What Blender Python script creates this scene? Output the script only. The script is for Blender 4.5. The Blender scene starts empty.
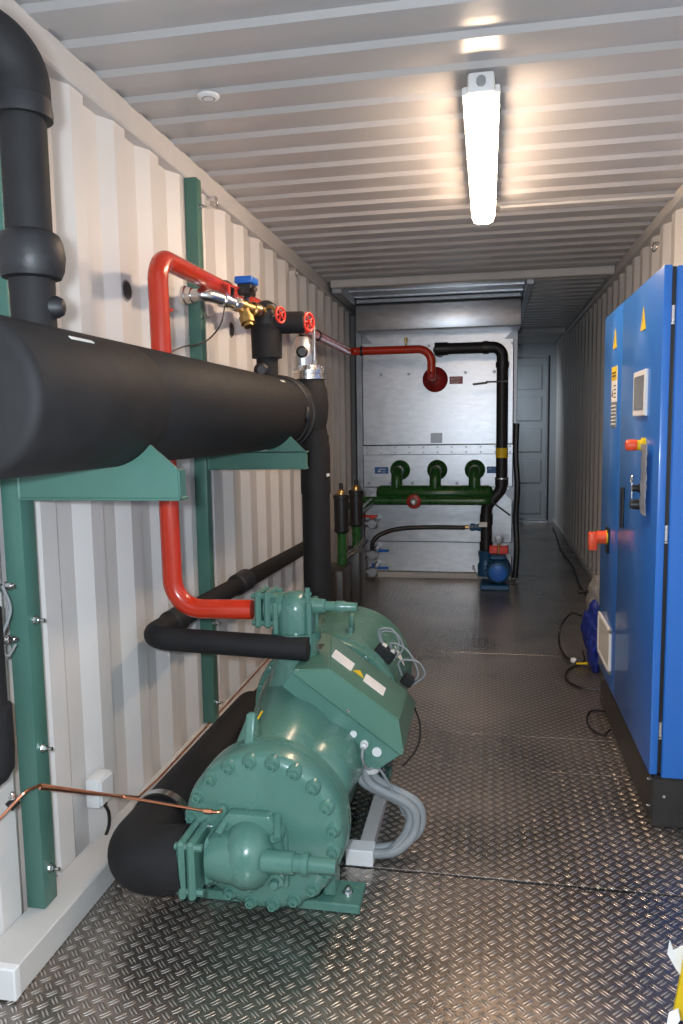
import bpy, bmesh, math, random
from mathutils import Vector as V, Matrix
random.seed(4)
PI = math.pi
COL = bpy.context.scene.collection

# ------------------------------------------------------------------ materials
def nodes_of(m):
    m.use_nodes = True
    return m.node_tree.nodes, m.node_tree.links

def mat(name, col, rough=.5, metal=0., var=.05, scale=8., bump=0., bscale=60., coat=0., spec=.5, vscale=None, aniso=None, trans=0.):
    m = bpy.data.materials.new(name); n, l = nodes_of(m)
    b = n['Principled BSDF']
    b.inputs['Roughness'].default_value = rough; b.inputs['Metallic'].default_value = metal
    b.inputs['Specular IOR Level'].default_value = spec
    if coat: b.inputs['Coat Weight'].default_value = coat; b.inputs['Coat Roughness'].default_value = .12
    if trans: b.inputs['Transmission Weight'].default_value = trans
    tc = n.new('ShaderNodeTexCoord'); mp = n.new('ShaderNodeMapping')
    l.new(tc.outputs['Object'], mp.inputs['Vector'])
    if vscale: mp.inputs['Scale'].default_value = vscale
    nz = n.new('ShaderNodeTexNoise'); nz.inputs['Scale'].default_value = scale; nz.inputs['Detail'].default_value = 4
    l.new(mp.outputs[0], nz.inputs['Vector'])
    r = n.new('ShaderNodeValToRGB')
    r.color_ramp.elements[0].position = .3; r.color_ramp.elements[1].position = .7
    r.color_ramp.elements[0].color = (*[max(0, c*(1-var)) for c in col], 1)
    r.color_ramp.elements[1].color = (*[min(1, c*(1+var)) for c in col], 1)
    l.new(nz.outputs[0], r.inputs[0]); l.new(r.outputs[0], b.inputs['Base Color'])
    mr = n.new('ShaderNodeMapRange'); mr.inputs['To Min'].default_value = rough*.85; mr.inputs['To Max'].default_value = min(1, rough*1.15)
    l.new(nz.outputs[0], mr.inputs[0]); l.new(mr.outputs[0], b.inputs['Roughness'])
    if bump:
        n2 = n.new('ShaderNodeTexNoise'); n2.inputs['Scale'].default_value = bscale; l.new(mp.outputs[0], n2.inputs['Vector'])
        bp = n.new('ShaderNodeBump'); bp.inputs['Strength'].default_value = bump; bp.inputs['Distance'].default_value = .004
        l.new(n2.outputs[0], bp.inputs['Height']); l.new(bp.outputs[0], b.inputs['Normal'])
    return m

def emit(name, col, s):
    m = bpy.data.materials.new(name); n, l = nodes_of(m); b = n['Principled BSDF']
    b.inputs['Base Color'].default_value = (.8, .8, .8, 1)
    b.inputs['Emission Color'].default_value = (*col, 1); b.inputs['Emission Strength'].default_value = s
    return m

def tread_plate():
    m = bpy.data.materials.new('tread plate aluminium'); n, l = nodes_of(m); b = n['Principled BSDF']
    tc = n.new('ShaderNodeTexCoord'); sp = n.new('ShaderNodeSeparateXYZ'); l.new(tc.outputs['Object'], sp.inputs[0])
    def M(op, a, c=None, d=None):
        k = n.new('ShaderNodeMath'); k.operation = op
        for i, v in enumerate((a, c, d)):
            if v is None: continue
            if isinstance(v, (int, float)): k.inputs[i].default_value = v
            else: l.new(v, k.inputs[i])
        return k.outputs[0]
    P = .0445
    def lattice(off, sgn, hl):
        u = M('MULTIPLY', M('SUBTRACT', M('FRACT', M('ADD', M('DIVIDE', sp.outputs[0], P), off)), .5), P)
        v = M('MULTIPLY', M('SUBTRACT', M('FRACT', M('ADD', M('DIVIDE', sp.outputs[1], P), off)), .5), P)
        s = M('MULTIPLY', M('ADD', u, M('MULTIPLY', v, sgn)), .7071)
        t = M('MULTIPLY', M('SUBTRACT', u, M('MULTIPLY', v, sgn)), .7071)
        t2 = M('SUBTRACT', M('ABSOLUTE', t), .0046)
        q = M('ADD', M('POWER', M('DIVIDE', s, hl), 2), M('POWER', M('DIVIDE', t2, .0036), 2))
        return M('MAXIMUM', M('SUBTRACT', 1, q), 0)
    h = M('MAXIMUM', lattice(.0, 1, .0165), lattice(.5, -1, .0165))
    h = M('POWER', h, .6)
    nz = n.new('ShaderNodeTexNoise'); nz.inputs['Scale'].default_value = 1.6; nz.inputs['Detail'].default_value = 7
    l.new(tc.outputs['Object'], nz.inputs['Vector'])
    nf = n.new('ShaderNodeTexNoise'); nf.inputs['Scale'].default_value = 90; nf.inputs['Detail'].default_value = 3
    l.new(tc.outputs['Object'], nf.inputs['Vector'])
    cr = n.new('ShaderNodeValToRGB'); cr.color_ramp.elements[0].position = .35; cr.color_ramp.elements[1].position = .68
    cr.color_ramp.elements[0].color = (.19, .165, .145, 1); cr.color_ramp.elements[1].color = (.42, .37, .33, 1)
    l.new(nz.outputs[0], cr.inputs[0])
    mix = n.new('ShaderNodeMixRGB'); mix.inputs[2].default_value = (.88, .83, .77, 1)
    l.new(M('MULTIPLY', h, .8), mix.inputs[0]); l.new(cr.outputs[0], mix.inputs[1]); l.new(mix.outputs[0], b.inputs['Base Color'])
    b.inputs['Metallic'].default_value = .9
    mr = n.new('ShaderNodeMapRange'); mr.inputs['To Min'].default_value = .18; mr.inputs['To Max'].default_value = .40
    l.new(M('ADD', M('MULTIPLY', nz.outputs[0], .7), M('MULTIPLY', nf.outputs[0], .3)), mr.inputs[0]); l.new(mr.outputs[0], b.inputs['Roughness'])
    bp = n.new('ShaderNodeBump'); bp.inputs['Strength'].default_value = 1.; bp.inputs['Distance'].default_value = .0029
    l.new(M('ADD', h, M('MULTIPLY', nf.outputs[0], .08)), bp.inputs['Height']); l.new(bp.outputs[0], b.inputs['Normal'])
    return m

M = dict(
    wall=mat('white painted steel', (.65, .63, .61), .42, var=.03, scale=3, bump=.05, bscale=20),
    ceil=mat('grey painted roof steel', (.45, .44, .435), .30, var=.04, scale=3, bump=.04, bscale=12),
    beam=mat('primer white rail paint', (.56, .545, .53), .45, var=.04),
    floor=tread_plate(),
    dark=mat('dark gap', (.02, .02, .02), .9),
    rail=mat('white plastic trunking', (.55, .54, .52), .4, var=.03),
    green=mat('green enamel paint', (.085, .205, .165), .27, var=.07, scale=5, bump=.12, bscale=45, coat=.25),
    postg=mat('green post paint', (.065, .165, .132), .38, var=.08, scale=4, bump=.05),
    lidg=mat('green lid paint', (.095, .215, .160), .3, var=.04, scale=3, coat=.15),
    leaf=mat('dark green pipe paint', (.014, .085, .016), .28, var=.12, scale=12),
    rubber=mat('black insulation foam', (.0165, .016, .017), .66, var=.15, scale=14, bump=.12, bscale=90, spec=.25),
    rubber2=mat('black insulation tape', (.012, .012, .014), .5, var=.15, scale=30, bump=.2, bscale=60),
    red=mat('red pipe enamel', (.56, .035, .012), .25, var=.06, scale=6, coat=.4),
    redd=mat('red flange paint', (.35, .02, .02), .35, var=.1),
    redw=mat('red handwheel paint', (.75, .045, .03), .35, var=.06),
    blue=mat('blue powder coat', (.022, .165, .58), .34, var=.03, scale=2, bump=.06, bscale=260, coat=.35),
    plinth=mat('charcoal plinth paint', (.035, .032, .03), .42, var=.1, bump=.1, bscale=200),
    galv=mat('galvanised sheet', (.55, .565, .59), .34, metal=.9, var=.10, scale=10, bump=.05, bscale=9, vscale=(1, 1, 3)),
    galvd=mat('dull galvanised sheet', (.33, .35, .38), .42, metal=.8, var=.15, scale=6, bump=.06, bscale=9),
    steel=mat('zinc plated steel', (.7, .7, .7), .25, metal=1, var=.06, scale=20),
    brass=mat('brass fitting', (.62, .42, .16), .3, metal=1, var=.12, scale=25),
    copper=mat('copper tube', (.72, .30, .17), .3, metal=1, var=.1, scale=20),
    black=mat('black plastic', (.012, .012, .013), .4, var=.1),
    grey=mat('grey cable sheath', (.25, .27, .28), .5, var=.05),
    white=mat('white plastic', (.75, .76, .76), .4, var=.03),
    paper=mat('white paper label', (.80, .79, .76), .6, var=.03, scale=30),
    yellow=mat('yellow marking', (.75, .52, .01), .5, var=.04),
    orange=mat('orange red plastic', (.85, .09, .025), .4, var=.04),
    screen=mat('grey display glass', (.16, .165, .17), .2, var=.03),
    bluet=mat('blue valve plastic', (.01, .13, .55), .35, var=.06),
    pump=mat('blue pump paint', (.012, .085, .20), .35, var=.15, scale=15),
    bag=mat('blue nylon fabric', (.006, .022, .22), .6, var=.2, scale=20, bump=.3, bscale=30),
    cloth=mat('grey fabric', (.22, .21, .20), .8, var=.25, scale=18, bump=.4, bscale=40),
    bluel=mat('blue sign foil', (.02, .14, .45), .4, var=.04),
    redl=mat('red sign foil', (.40, .03, .035), .4, var=.04),
    filt=mat('grey filter mat', (.40, .39, .37), .8, var=.12, scale=160),
    doorg=mat('grey door paint', (.42, .46, .50), .4, var=.08, scale=2, bump=.05, bscale=8),
    ink=mat('printing ink', (.03, .03, .03), .6),
    film=mat('clear document sleeve', (.52, .55, .62), .3, var=.2, scale=30, bump=.2, bscale=40, coat=.2, trans=.5),
    tube=emit('fluorescent diffuser', (1., .73, .51), 46.),
)
g = bpy.data.materials.new('sight glass'); n_, l_ = nodes_of(g); bb = n_['Principled BSDF']
bb.inputs['Transmission Weight'].default_value = .8; bb.inputs['Roughness'].default_value = .05; bb.inputs['Base Color'].default_value = (.8, .78, .75, 1)
M['glass'] = g

# ------------------------------------------------------------------ geometry helpers (world coordinates)
def frame(d):
    d = V(d).normalized(); a = V((0, 0, 1)) if abs(d.z) < .9 else V((0, 1, 0))
    u = d.cross(a).normalized(); return u, d.cross(u).normalized(), d

def box(bm, x0, x1, y0, y1, z0, z1, bev=0., seg=1):
    t = bmesh.new(); bmesh.ops.create_cube(t, size=1)
    for v in t.verts: v.co = V(((x0+x1)/2+v.co.x*(x1-x0), (y0+y1)/2+v.co.y*(y1-y0), (z0+z1)/2+v.co.z*(z1-z0)))
    if bev: bmesh.ops.bevel(t, geom=t.edges[:], offset=bev, segments=seg, profile=.5, affect='EDGES')
    add(bm, t); return bm

def add(bm, t, mx=None):
    me = bpy.data.meshes.new('tmp')
    if mx is not None: t.transform(mx)
    t.to_mesh(me); t.free(); bm.from_mesh(me); bpy.data.meshes.remove(me)

def obox(bm, c, ax, ay, az, sx, sy, sz, bev=0.):
    t = bmesh.new(); box(t, -sx/2, sx/2, -sy/2, sy/2, -sz/2, sz/2, bev)
    ax, ay, az = V(ax).normalized(), V(ay).normalized(), V(az).normalized()
    mx = Matrix(((ax.x, ay.x, az.x, c[0]), (ax.y, ay.y, az.y, c[1]), (ax.z, ay.z, az.z, c[2]), (0, 0, 0, 1)))
    add(bm, t, mx); return bm

def loft(bm, rings, cap=True):
    vs = [[bm.verts.new(p) for p in r] for r in rings]; k = len(vs[0])
    for a, b in zip(vs, vs[1:]):
        for i in range(k): bm.faces.new((a[i], a[(i+1) % k], b[(i+1) % k], b[i]))
    if cap:
        bm.faces.new(vs[0][::-1]); bm.faces.new(vs[-1])
    bmesh.ops.recalc_face_normals(bm, faces=bm.faces[:])
    return bm

def lathe(bm, p, d, prof, n=32, sq=1.):
    """revolve [(t, r)] about the axis through p along d"""
    u, w, d = frame(d); p = V(p); rings = []
    for t, r in prof:
        r = max(r, .0006)
        rings.append([p+d*t+u*(r*math.cos(2*PI*i/n))+w*(r*sq*math.sin(2*PI*i/n)) for i in range(n)])
    t = bmesh.new(); loft(t, rings); add(bm, t); return bm

def cyl(bm, a, b, r, r2=None, n=24, bev=0.):
    a, b = V(a), V(b); L = (b-a).length; r2 = r if r2 is None else r2
    pr = [(0, r-bev), (bev, r), (L-bev, r2), (L, r2-bev)] if bev else [(0, r), (L, r2)]
    return lathe(bm, a, b-a, pr, n)

def fillet(pts, rad, seg=10):
    pts = [V(p) for p in pts]; out = [pts[0]]
    for i in range(1, len(pts)-1):
        a, p, b = pts[i-1], pts[i], pts[i+1]
        da, db = (a-p), (b-p); la, lb = da.length, db.length; da.normalize(); db.normalize()
        ang = da.angle(db)
        if ang > PI-.02: out.append(p); continue
        r = rad[i-1] if isinstance(rad, (list, tuple)) else rad
        t = min(r/math.tan(ang/2), la*.49 if i > 1 else la*.98, lb*.49 if i < len(pts)-2 else lb*.98)
        r = t*math.tan(ang/2); bis = (da+db).normalized(); c = p+bis*(r/math.sin(ang/2))
        s, e = p+da*t-c, p+db*t-c; tot = s.angle(e); ax = s.cross(e).normalized()
        for k in range(seg+1): out.append(c+Matrix.Rotation(tot*k/seg, 3, ax) @ s)
    out.append(pts[-1]); return out

def tube(bm, pts, r, rad=0., n=20, seg=10, cap=True):
    P = fillet(pts, rad, seg) if rad else [V(p) for p in pts]
    Q = [P[0]]
    for p in P[1:]:
        if (p-Q[-1]).length > 1e-5: Q.append(p)
    P = Q; rings = []
    t0 = (P[1]-P[0]).normalized(); u, w, _ = frame(t0)
    for i, p in enumerate(P):
        t = (P[min(i+1, len(P)-1)]-P[max(i-1, 0)]).normalized()
        q = t0.rotation_difference(t); u = (q @ u).normalized(); u = (u-t*u.dot(t)).normalized(); w = t.cross(u); t0 = t
        rr = r(i/(len(P)-1)) if callable(r) else r
        rings.append([p+u*(rr*math.cos(2*PI*k/n))+w*(rr*math.sin(2*PI*k/n)) for k in range(n)])
    t = bmesh.new(); loft(t, rings, cap); add(bm, t); return bm

def smooth_path(pts, k=8):
    P = [V(p) for p in pts]; P = [P[0]*2-P[1]]+P+[P[-1]*2-P[-2]]; out = []
    for i in range(1, len(P)-2):
        for s in range(k):
            t = s/k; a, b, c, d = P[i-1], P[i], P[i+1], P[i+2]
            out.append(.5*((2*b)+(c-a)*t+(2*a-5*b+4*c-d)*t*t+(3*b-a-3*c+d)*t**3))
    out.append(P[-2]); return out

def prism(bm, poly, o, u, w, d, L, bev=0.):
    """2-D outline extruded: points o+u*a+w*b, along d by L"""
    o, u, w, d = V(o), V(u).normalized(), V(w).normalized(), V(d).normalized()
    t = bmesh.new(); loft(t, [[o+u*a+w*b for a, b in poly], [o+u*a+w*b+d*L for a, b in poly]])
    if bev: bmesh.ops.bevel(t, geom=t.edges[:], offset=bev, segments=2, profile=.5, affect='EDGES')
    add(bm, t); return bm

def ring(bm, c, d, R, r, n=32, m=10):
    u, w, d = frame(d); c = V(c); t = bmesh.new(); vs = []
    for i in range(n):
        a = 2*PI*i/n; e = u*math.cos(a)+w*math.sin(a)
        vs.append([t.verts.new(c+e*(R+r*math.cos(2*PI*j/m))+d*(r*math.sin(2*PI*j/m))) for j in range(m)])
    for i in range(n):
        for j in range(m):
            t.faces.new((vs[i][j], vs[(i+1) % n][j], vs[(i+1) % n][(j+1) % m], vs[i][(j+1) % m]))
    bmesh.ops.recalc_face_normals(t, faces=t.faces[:]); add(bm, t); return bm

def band(bm, c, d, R, th, wd, n=32):
    u, w, d = frame(d); c = V(c)-d*(wd/2)
    return lathe_ring(bm, c, d, R, R+th, wd, n)
def lathe_ring(bm, c, d, r0, r1, wd, n=32):
    u, w, d = frame(d); t = bmesh.new(); vs = []
    for i in range(n):
        a = 2*PI*i/n; e = u*math.cos(a)+w*math.sin(a)
        vs.append([t.verts.new(c+e*r0), t.verts.new(c+e*r1), t.verts.new(c+e*r1+d*wd), t.verts.new(c+e*r0+d*wd)])
    for i in range(n):
        for j in range(4): t.faces.new((vs[i][j], vs[(i+1) % n][j], vs[(i+1) % n][(j+1) % 4], vs[i][(j+1) % 4]))
    bmesh.ops.recalc_face_normals(t, faces=t.faces[:]); add(bm, t); return bm

def ball(bm, c, r, sx=1, sy=1, sz=1, n=24):
    t = bmesh.new(); bmesh.ops.create_uvsphere(t, u_segments=n, v_segments=n*2//3, radius=r)
    for v in t.verts: v.co = V((v.co.x*sx+c[0], v.co.y*sy+c[1], v.co.z*sz+c[2]))
    add(bm, t); return bm

def bolt(bm, c, d, r=.012, h=.012, washer=True):
    c, dd = V(c), V(d).normalized()
    if washer: cyl(bm, c, c+dd*h*.25, r*1.35, n=16)
    cyl(bm, c+dd*h*.2, c+dd*h, r, n=6); cyl(bm, c+dd*h, c+dd*h*1.4, r*.55, n=10)
    return bm

NB = bmesh.new
# ------------------------------------------------------------------ object helpers
def link(name, bm, m, base=(0, 0, 0), parent=None, ang=35):
    me = bpy.data.meshes.new(name); b = V(base)
    for v in bm.verts: v.co -= b
    bm.to_mesh(me); bm.free()
    for p in me.polygons: p.use_smooth = True
    me.set_sharp_from_angle(angle=math.radians(ang))
    me.materials.append(M[m] if isinstance(m, str) else m)
    o = bpy.data.objects.new(name, me); COL.objects.link(o)
    if parent is not None: o.parent = parent
    else: o.location = b
    return o

class Thing:
    def __init__(s, name, label, cat, base, group=None):
        s.base = V(base); o = bpy.data.objects.new(name, None); o.empty_display_size = .05; COL.objects.link(o)
        o.location = s.base; o['label'] = label; o['category'] = cat
        if group: o['group'] = group
        s.o = o
    def part(s, name, bm, m, parent=None, label=None, ang=35):
        p = link(name, bm, m, s.base, parent or s.o, ang)
        if label: p['label'] = label
        return p

def single(name, bm, m, label, cat, base, group=None, ang=35):
    o = link(name, bm, m, base, None, ang); o['label'] = label; o['category'] = cat
    if group: o['group'] = group
    return o

def struct(name, bm, m, parent=None, ang=30):
    o = link(name, bm, m, (0, 0, 0), parent, ang)
    if parent is None: o['kind'] = 'structure'
    return o

# ------------------------------------------------------------------ room shell
XL, XR, Y0, Y1, ZC = -1.33, 1.0, -.35, 12.0, 2.69
PW = .30; PH = 2.40
def corr_profile(inner, outer, y0, y1, phase, pitch, flat, slope):
    pts = []; k = math.floor((y0-phase)/pitch)
    while True:
        s = phase+k*pitch
        for dy, x in ((0, inner), (flat, inner), (flat+slope, outer), (pitch-slope, outer)):
            if y0 < s+dy < y1: pts.append((s+dy, x))
        k += 1
        if s > y1: break
    return [(y0, outer)]+pts+[(y1, outer)]

def corr_wall(name, inner, sgn, phase):
    pr = corr_profile(inner, inner+sgn*.036, Y0, Y1, phase, PW, .085, .062)
    poly = [(x, y) for y, x in pr]+[(inner+sgn*.06, Y1), (inner+sgn*.06, Y0)]
    b = NB(); prism(b, poly, (0, 0, 0), (1, 0, 0), (0, 1, 0), (0, 0, 1), 2.71)
    struct(name, b, 'wall')
corr_wall('wall_left', XL, -1, PH)
corr_wall('wall_right', XR, 1, 2.2)

b = NB()
cp = corr_profile(ZC, ZC+.017, Y0, Y1, 2.575, .212, .092, .017)
prism(b, [(y, z) for y, z in cp]+[(Y1, 2.76), (Y0, 2.76)], (-1.40, 0, 0), (0, 1, 0), (0, 0, 1), (1, 0, 0), 2.47)
struct('ceiling', b, 'ceil')

b = NB()
seams = [Y0, 1.02, 2.435, 3.27, 3.645, 4.99, 6.32, 7.9, 9.3, 10.7, Y1]
for i, (a, c) in enumerate(zip(seams, seams[1:])):
    if i == 1:      # worn, ragged edge along the widest joint
        rg = [(1.03-2.39*k/60, c-.007-random.random()*.010) for k in range(61)]
        prism(b, [(-1.36, a+.002), (1.03, a+.002)]+rg, (0, 0, -.008), (1, 0, 0), (0, 1, 0), (0, 0, 1), .008)
        continue
    box(b, -1.36, 1.03, a+.002, c-.002, -.008, 0, .0012)
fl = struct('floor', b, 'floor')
b = NB(); box(b, -1.39, 1.06, Y0, Y1+.1, -.06, -.0085); struct('floor_underlay', b, 'dark')

b = NB(); box(b, -1.40, -1.312, Y0, Y1, 2.60, 2.70, .006); struct('trim_1', b, 'beam')
b = NB(); box(b, .965, 1.07, Y0, Y1, 2.635, 2.70, .008); struct('trim_2', b, 'beam')
b = NB(); box(b, -1.28, .96, 6.36, 6.44, 2.635, 2.70, .008); struct('trim_3', b, 'beam')
b = NB(); box(b, .30, .96, 10.2, 10.28, 2.63, 2.70, .008); struct('trim_4', b, 'beam')
# weld seam strip on the roof
b = NB(); box(b, .06, .965, 4.46, 4.53, 2.672, 2.689, .003); struct('trim_5', b, 'beam')
# opening frame above the cooler: angle irons and bright roof plate
b = NB(); box(b, .30, .36, 6.44, 10.2, 2.60, 2.695, .004); struct('trim_6', b, 'galvd')
b = NB(); box(b, -1.285, -1.20, 6.44, 10.2, 2.60, 2.695, .004); struct('trim_7', b, 'galvd')
b = NB(); box(b, -1.20, .30, 6.44, 10.2, 2.665, 2.695, .003)
for k in range(4): box(b, -1.20, .30, 6.75+k*.3, 6.78+k*.3, 2.655, 2.668, .002)
struct('trim_8', b, 'galv')
# skirting angle along the right wall
b = NB(); box(b, .985, 1.03, Y0, Y1, 0, .05, .004); struct('baseboard_right', b, 'wall')

# end wall with the container doors
b = NB(); box(b, -1.39, 1.06, Y1, Y1+.10, 2.52, 2.72, .004); box(b, -1.39, -1.2, Y1, Y1+.1, 0, 2.52); box(b, .915, 1.06, Y1, Y1+.10, -.02, 2.52, .004)
box(b, -1.2, .915, Y1, Y1+.1, -.02, .02); struct('wall_end', b, 'doorg')
for i, (xa, xb) in enumerate(((-.14, .90), (-1.19, -.15))):
    b = NB(); box(b, xa, xb, Y1+.015, Y1+.05, .03, 2.51, .004)
    for k in range(5): box(b, xa+.10, xb-.10, Y1+.005, Y1+.02, .13+k*.47, .13+k*.47+.36, .012)
    d = struct('door_%d' % (i+1), b, 'doorg')
    b = NB(); box(b, xa, xb, Y1, Y1+.03, 2.47, 2.51, .003); box(b, xa, xb, Y1, Y1+.03, .03, .07, .003)
    box(b, xa, xa+.035, Y1, Y1+.03, .07, 2.47, .003); box(b, xb-.035, xb, Y1, Y1+.03, .07, 2.47, .003)
    f = link('door_frame', b, 'galvd', (0, 0, 0), d)
    b = NB(); box(b, xb-.012, xb+.012, Y1-.004, Y1+.02, .03, 2.51, .002); link('door_seal', b, 'black', (0, 0, 0), d)
b = NB(); box(b, -.9, .9, Y1-.05, Y1, 0, .025, .003); struct('trim_9', b, 'galv')

# ------------------------------------------------------------------ ceiling luminaire, sensor
T = Thing('ceiling_light', 'long glowing fluorescent luminaire mounted under the ceiling', 'light', (-.03, 3.5, 2.69))
LY0, LY1, LX = 2.83, 4.33, -.028
b = NB(); box(b, LX-.046, LX+.046, LY0-.045, LY1+.045, 2.612, 2.682, .012, 2)
box(b, LX-.066, LX+.066, LY0-.012, LY1+.02, 2.618, 2.650, .008, 2)
box(b, LX-.03, LX+.03, LY0+.2, LY0+.3, 2.66, 2.69); box(b, LX-.03, LX+.03, LY1-.3, LY1-.2, 2.66, 2.69)
T.part('housing', b, 'white')
b = NB(); t = NB(); n = 10
prof = [(-.058, 2.626), (-.060, 2.60), (-.050, 2.573), (-.03, 2.562), (.03, 2.562), (.050, 2.573), (.060, 2.60), (.058, 2.626)]
rings = [[V((LX+x*.9, LY0-.01, z*.6+2.6*.4)) for x, z in prof], [V((LX+x, LY0, z)) for x, z in prof], [V((LX+x, LY1, z)) for x, z in prof], [V((LX+x*.8, LY1+.02, z*.6+2.61*.4)) for x, z in prof]]
loft(t, rings); add(b, t); T.part('diffuser', b, 'tube', label='glowing warm white diffuser')
for y in [LY0+.02+k*(LY1-LY0-.04)/5 for k in range(6)]:
    for s in (-1, 1):
        b = NB(); box(b, LX+s*.060-.006, LX+s*.060+.006, y-.012, y+.012, 2.60, 2.645, .002); T.part('clip', b, 'steel')
b = NB(); cyl(b, (LX, LY0-.06, 2.646), (LX, LY0-.045, 2.646), .016, n=16); T.part('cable_gland', b, 'grey')

T = Thing('ceiling_vent_cap', 'small round white cap on the ceiling near the left wall', 'vent cap', (-1.0, 2.79, 2.69))
b = NB(); lathe(b, (-1.0, 2.79, 2.692), (0, 0, -1), [(0, .040), (.006, .040), (.010, .034), (.012, .022)], 28); T.part('cap', b, 'white')
b = NB(); ring(b, (-1.0, 2.79, 2.681), (0, 0, -1), .022, .003); T.part('grille_ring', b, 'grey')

for nm, (x, y, z), lab in (('lashing_ring', (-1.295, 3.64, 2.59), 'small steel lashing ring hanging right of the second green post, below the ceiling rail'),
                      ('lashing_ring', (-1.285, 1.98, 2.50), 'steel lashing ring at the wall top beside the thick black riser'),
                      ('lashing_ring', (-1.29, 5.2, 2.56), 'steel lashing ring high on the left wall, furthest of those there')):
    b = NB(); ring(b, (x+.012, y, z-.025), (1, .5, 0), .024, .0045); box(b, XL-.002, x+.015, y-.014, y+.014, z-.008, z+.008, .003)
    single(nm, b, 'steel', lab, 'lashing ring', (x, y, z))
b = NB(); ring(b, (.975, 5.0, 2.53), (1, .5, 0), .022, .0045); box(b, .965, 1.003, 4.986, 5.014, 2.545, 2.56, .003)
single('lashing_ring', b, 'steel', 'steel lashing ring at the top of the right wall, above the blue cabinet', 'lashing ring', (.98, 5, 2.53))

for i, (y, z, lab) in enumerate(((2.742, 2.01, 'round dark vent plug in the left wall, left of the red pipe'), (3.942, 2.01, 'round dark vent plug in the left wall under the blue valve actuator'))):
    T = Thing('wall_plug', lab, 'wall plug', (-1.328, y, z))
    b = NB(); cyl(b, (-1.335, y, z), (-1.326, y, z), .040, n=28, bev=.002); T.part('rim', b, 'galvd')
    b = NB(); cyl(b, (-1.327, y, z), (-1.324, y, z), .033, n=28); T.part('grille', b, 'black')

# ------------------------------------------------------------------ wall trunking along the left wall foot
T = Thing('cable_trunking', 'long white cable trunking along the foot of the left wall', 'cable trunking', (-1.27, 4, 0))
b = NB(); box(b, -1.328, -1.212, 1.67, 7.2, .0, .086, .003); T.part('body', b, 'rail')
b = NB(); box(b, -1.329, -1.208, 1.672, 7.2, .07, .092, .003); T.part('cover', b, 'rail')
b = NB(); box(b, -1.3295, -1.207, 1.662, 1.69, .003, .094, .004); T.part('end_cap', b, 'white')

# ------------------------------------------------------------------ green support posts with brackets
def post(y0, y1, lab, arm_y, ax1, apex, boltz, seat):
    T = Thing('support_post', lab, 'support post', (-1.28, y0, 0))
    b = NB(); box(b, -1.329, -1.27, y0, y1, .094, 2.60, .004, 2); T.part('post', b, 'postg')
    b = NB(); yy = arm_y
    cx, cz, R = -1.01, 1.562, .172
    arc = []
    a0 = math.atan2(apex[1]-cz, apex[0]-cx); a1 = -PI/2-1.0
    for k in range(15):
        a = a0+(a1-a0)*k/14; arc.append((cx+R*math.cos(a), cz+R*math.sin(a)))
    poly = [(-1.27, 1.31), (ax1, 1.31), (ax1, 1.387), apex]+arc+[(-1.27, 1.41)]
    prism(b, poly, (0, yy, 0), (1, 0, 0), (0, 0, 1), (0, 1, 0), .010)
    T.part('saddle_plate', b, 'postg')
    b = NB(); box(b, -1.27, ax1+.004, yy-.004, yy+.06, 1.303, 1.311, .002); box(b, ax1-.008, ax1, yy+.004, yy+.055, 1.308, 1.386, .002)
    if seat: box(b, -1.27, ax1+.006, yy, yy+.06, 1.378, 1.386, .002)
    box(b, -1.27, ax1+.004, yy+.004, yy+.012, 1.305, 1.383)
    T.part('arm', b, 'postg')
    b = NB(); box(b, -1.274, -1.264, yy-.006, yy+.03, 1.305, 1.40, .004); T.part('weld_seam', b, 'green')
    for z in boltz:
        b = NB(); bolt(b, (-1.271, (y0+y1)/2, z), (1, 0, 0), .010, .016); cyl(b, (-1.271, (y0+y1)/2, z), (-1.238, (y0+y1)/2, z), .0055, n=10)
        T.part('bolt', b, 'steel', label='zinc plated bolt and nut')
post(1.91, 1.978, 'green steel wall post nearest the camera, carrying the near end of the black vessel', 1.906, -.803, (-.877, 1.451), (.956, .574, .204, 2.1), 0)
post(3.35, 3.41, 'green steel wall post behind the red pipe riser, under the vessel far end', 3.38, -.81, (-.870, 1.446), (.576, .188, 2.48, 2.0), 1)

# ------------------------------------------------------------------ black insulated vessel
CX, CZ, TR = -1.01, 1.562, .170
T = Thing('insulated_vessel', 'large horizontal black insulated vessel resting on the two green brackets', 'vessel', (CX, 2.7, 1.38))
b = NB(); lathe(b, (CX, 1.345, CZ), (0, 1, 0), [(.0, .05), (.001, .142), (.004, .156), (.012, .166), (.022, TR), (.62, TR), (.623, TR-.0015), (.626, TR), (1.5, TR), (2.27, TR)], 64)
T.part('shell', b, 'rubber', ang=50)
b = NB(); lathe(b, (CX, 3.60, CZ), (0, 1, 0), [(0, .15), (0, .176), (.012, .182), (.04, .182), (.045, .175), (.06, .175), (.065, .186), (.105, .186), (.115, .16), (.13, .10)], 56)
T.part('end_flange', b, 'rubber2', ang=50)
b = NB(); ball(b, (-.836, 3.56, 1.55), .03, .55, .8, 1.3); T.part('nub', b, 'rubber2')
b = NB()
for y in (3.40,): 
    a = .95; obox(b, (CX+math.cos(a)*(TR+.001), y, CZ+math.sin(a)*(TR+.001)), (-math.sin(a), 0, math.cos(a)), (0, 1, 0), (math.cos(a), 0, math.sin(a)), .012, .06, .003)
T.part('glue_label', b, 'paper', label='white adhesive strip')
b = NB(); a = .90; obox(b, (CX+math.cos(a)*(TR+.001), 1.63, CZ+math.sin(a)*(TR+.001)), (-math.sin(a), .15, math.cos(a)), (0, 1, 0), (math.cos(a), 0, math.sin(a)), .010, .10, .002)
T.part('glue_label', b, 'paper', label='white adhesive strip')

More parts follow.
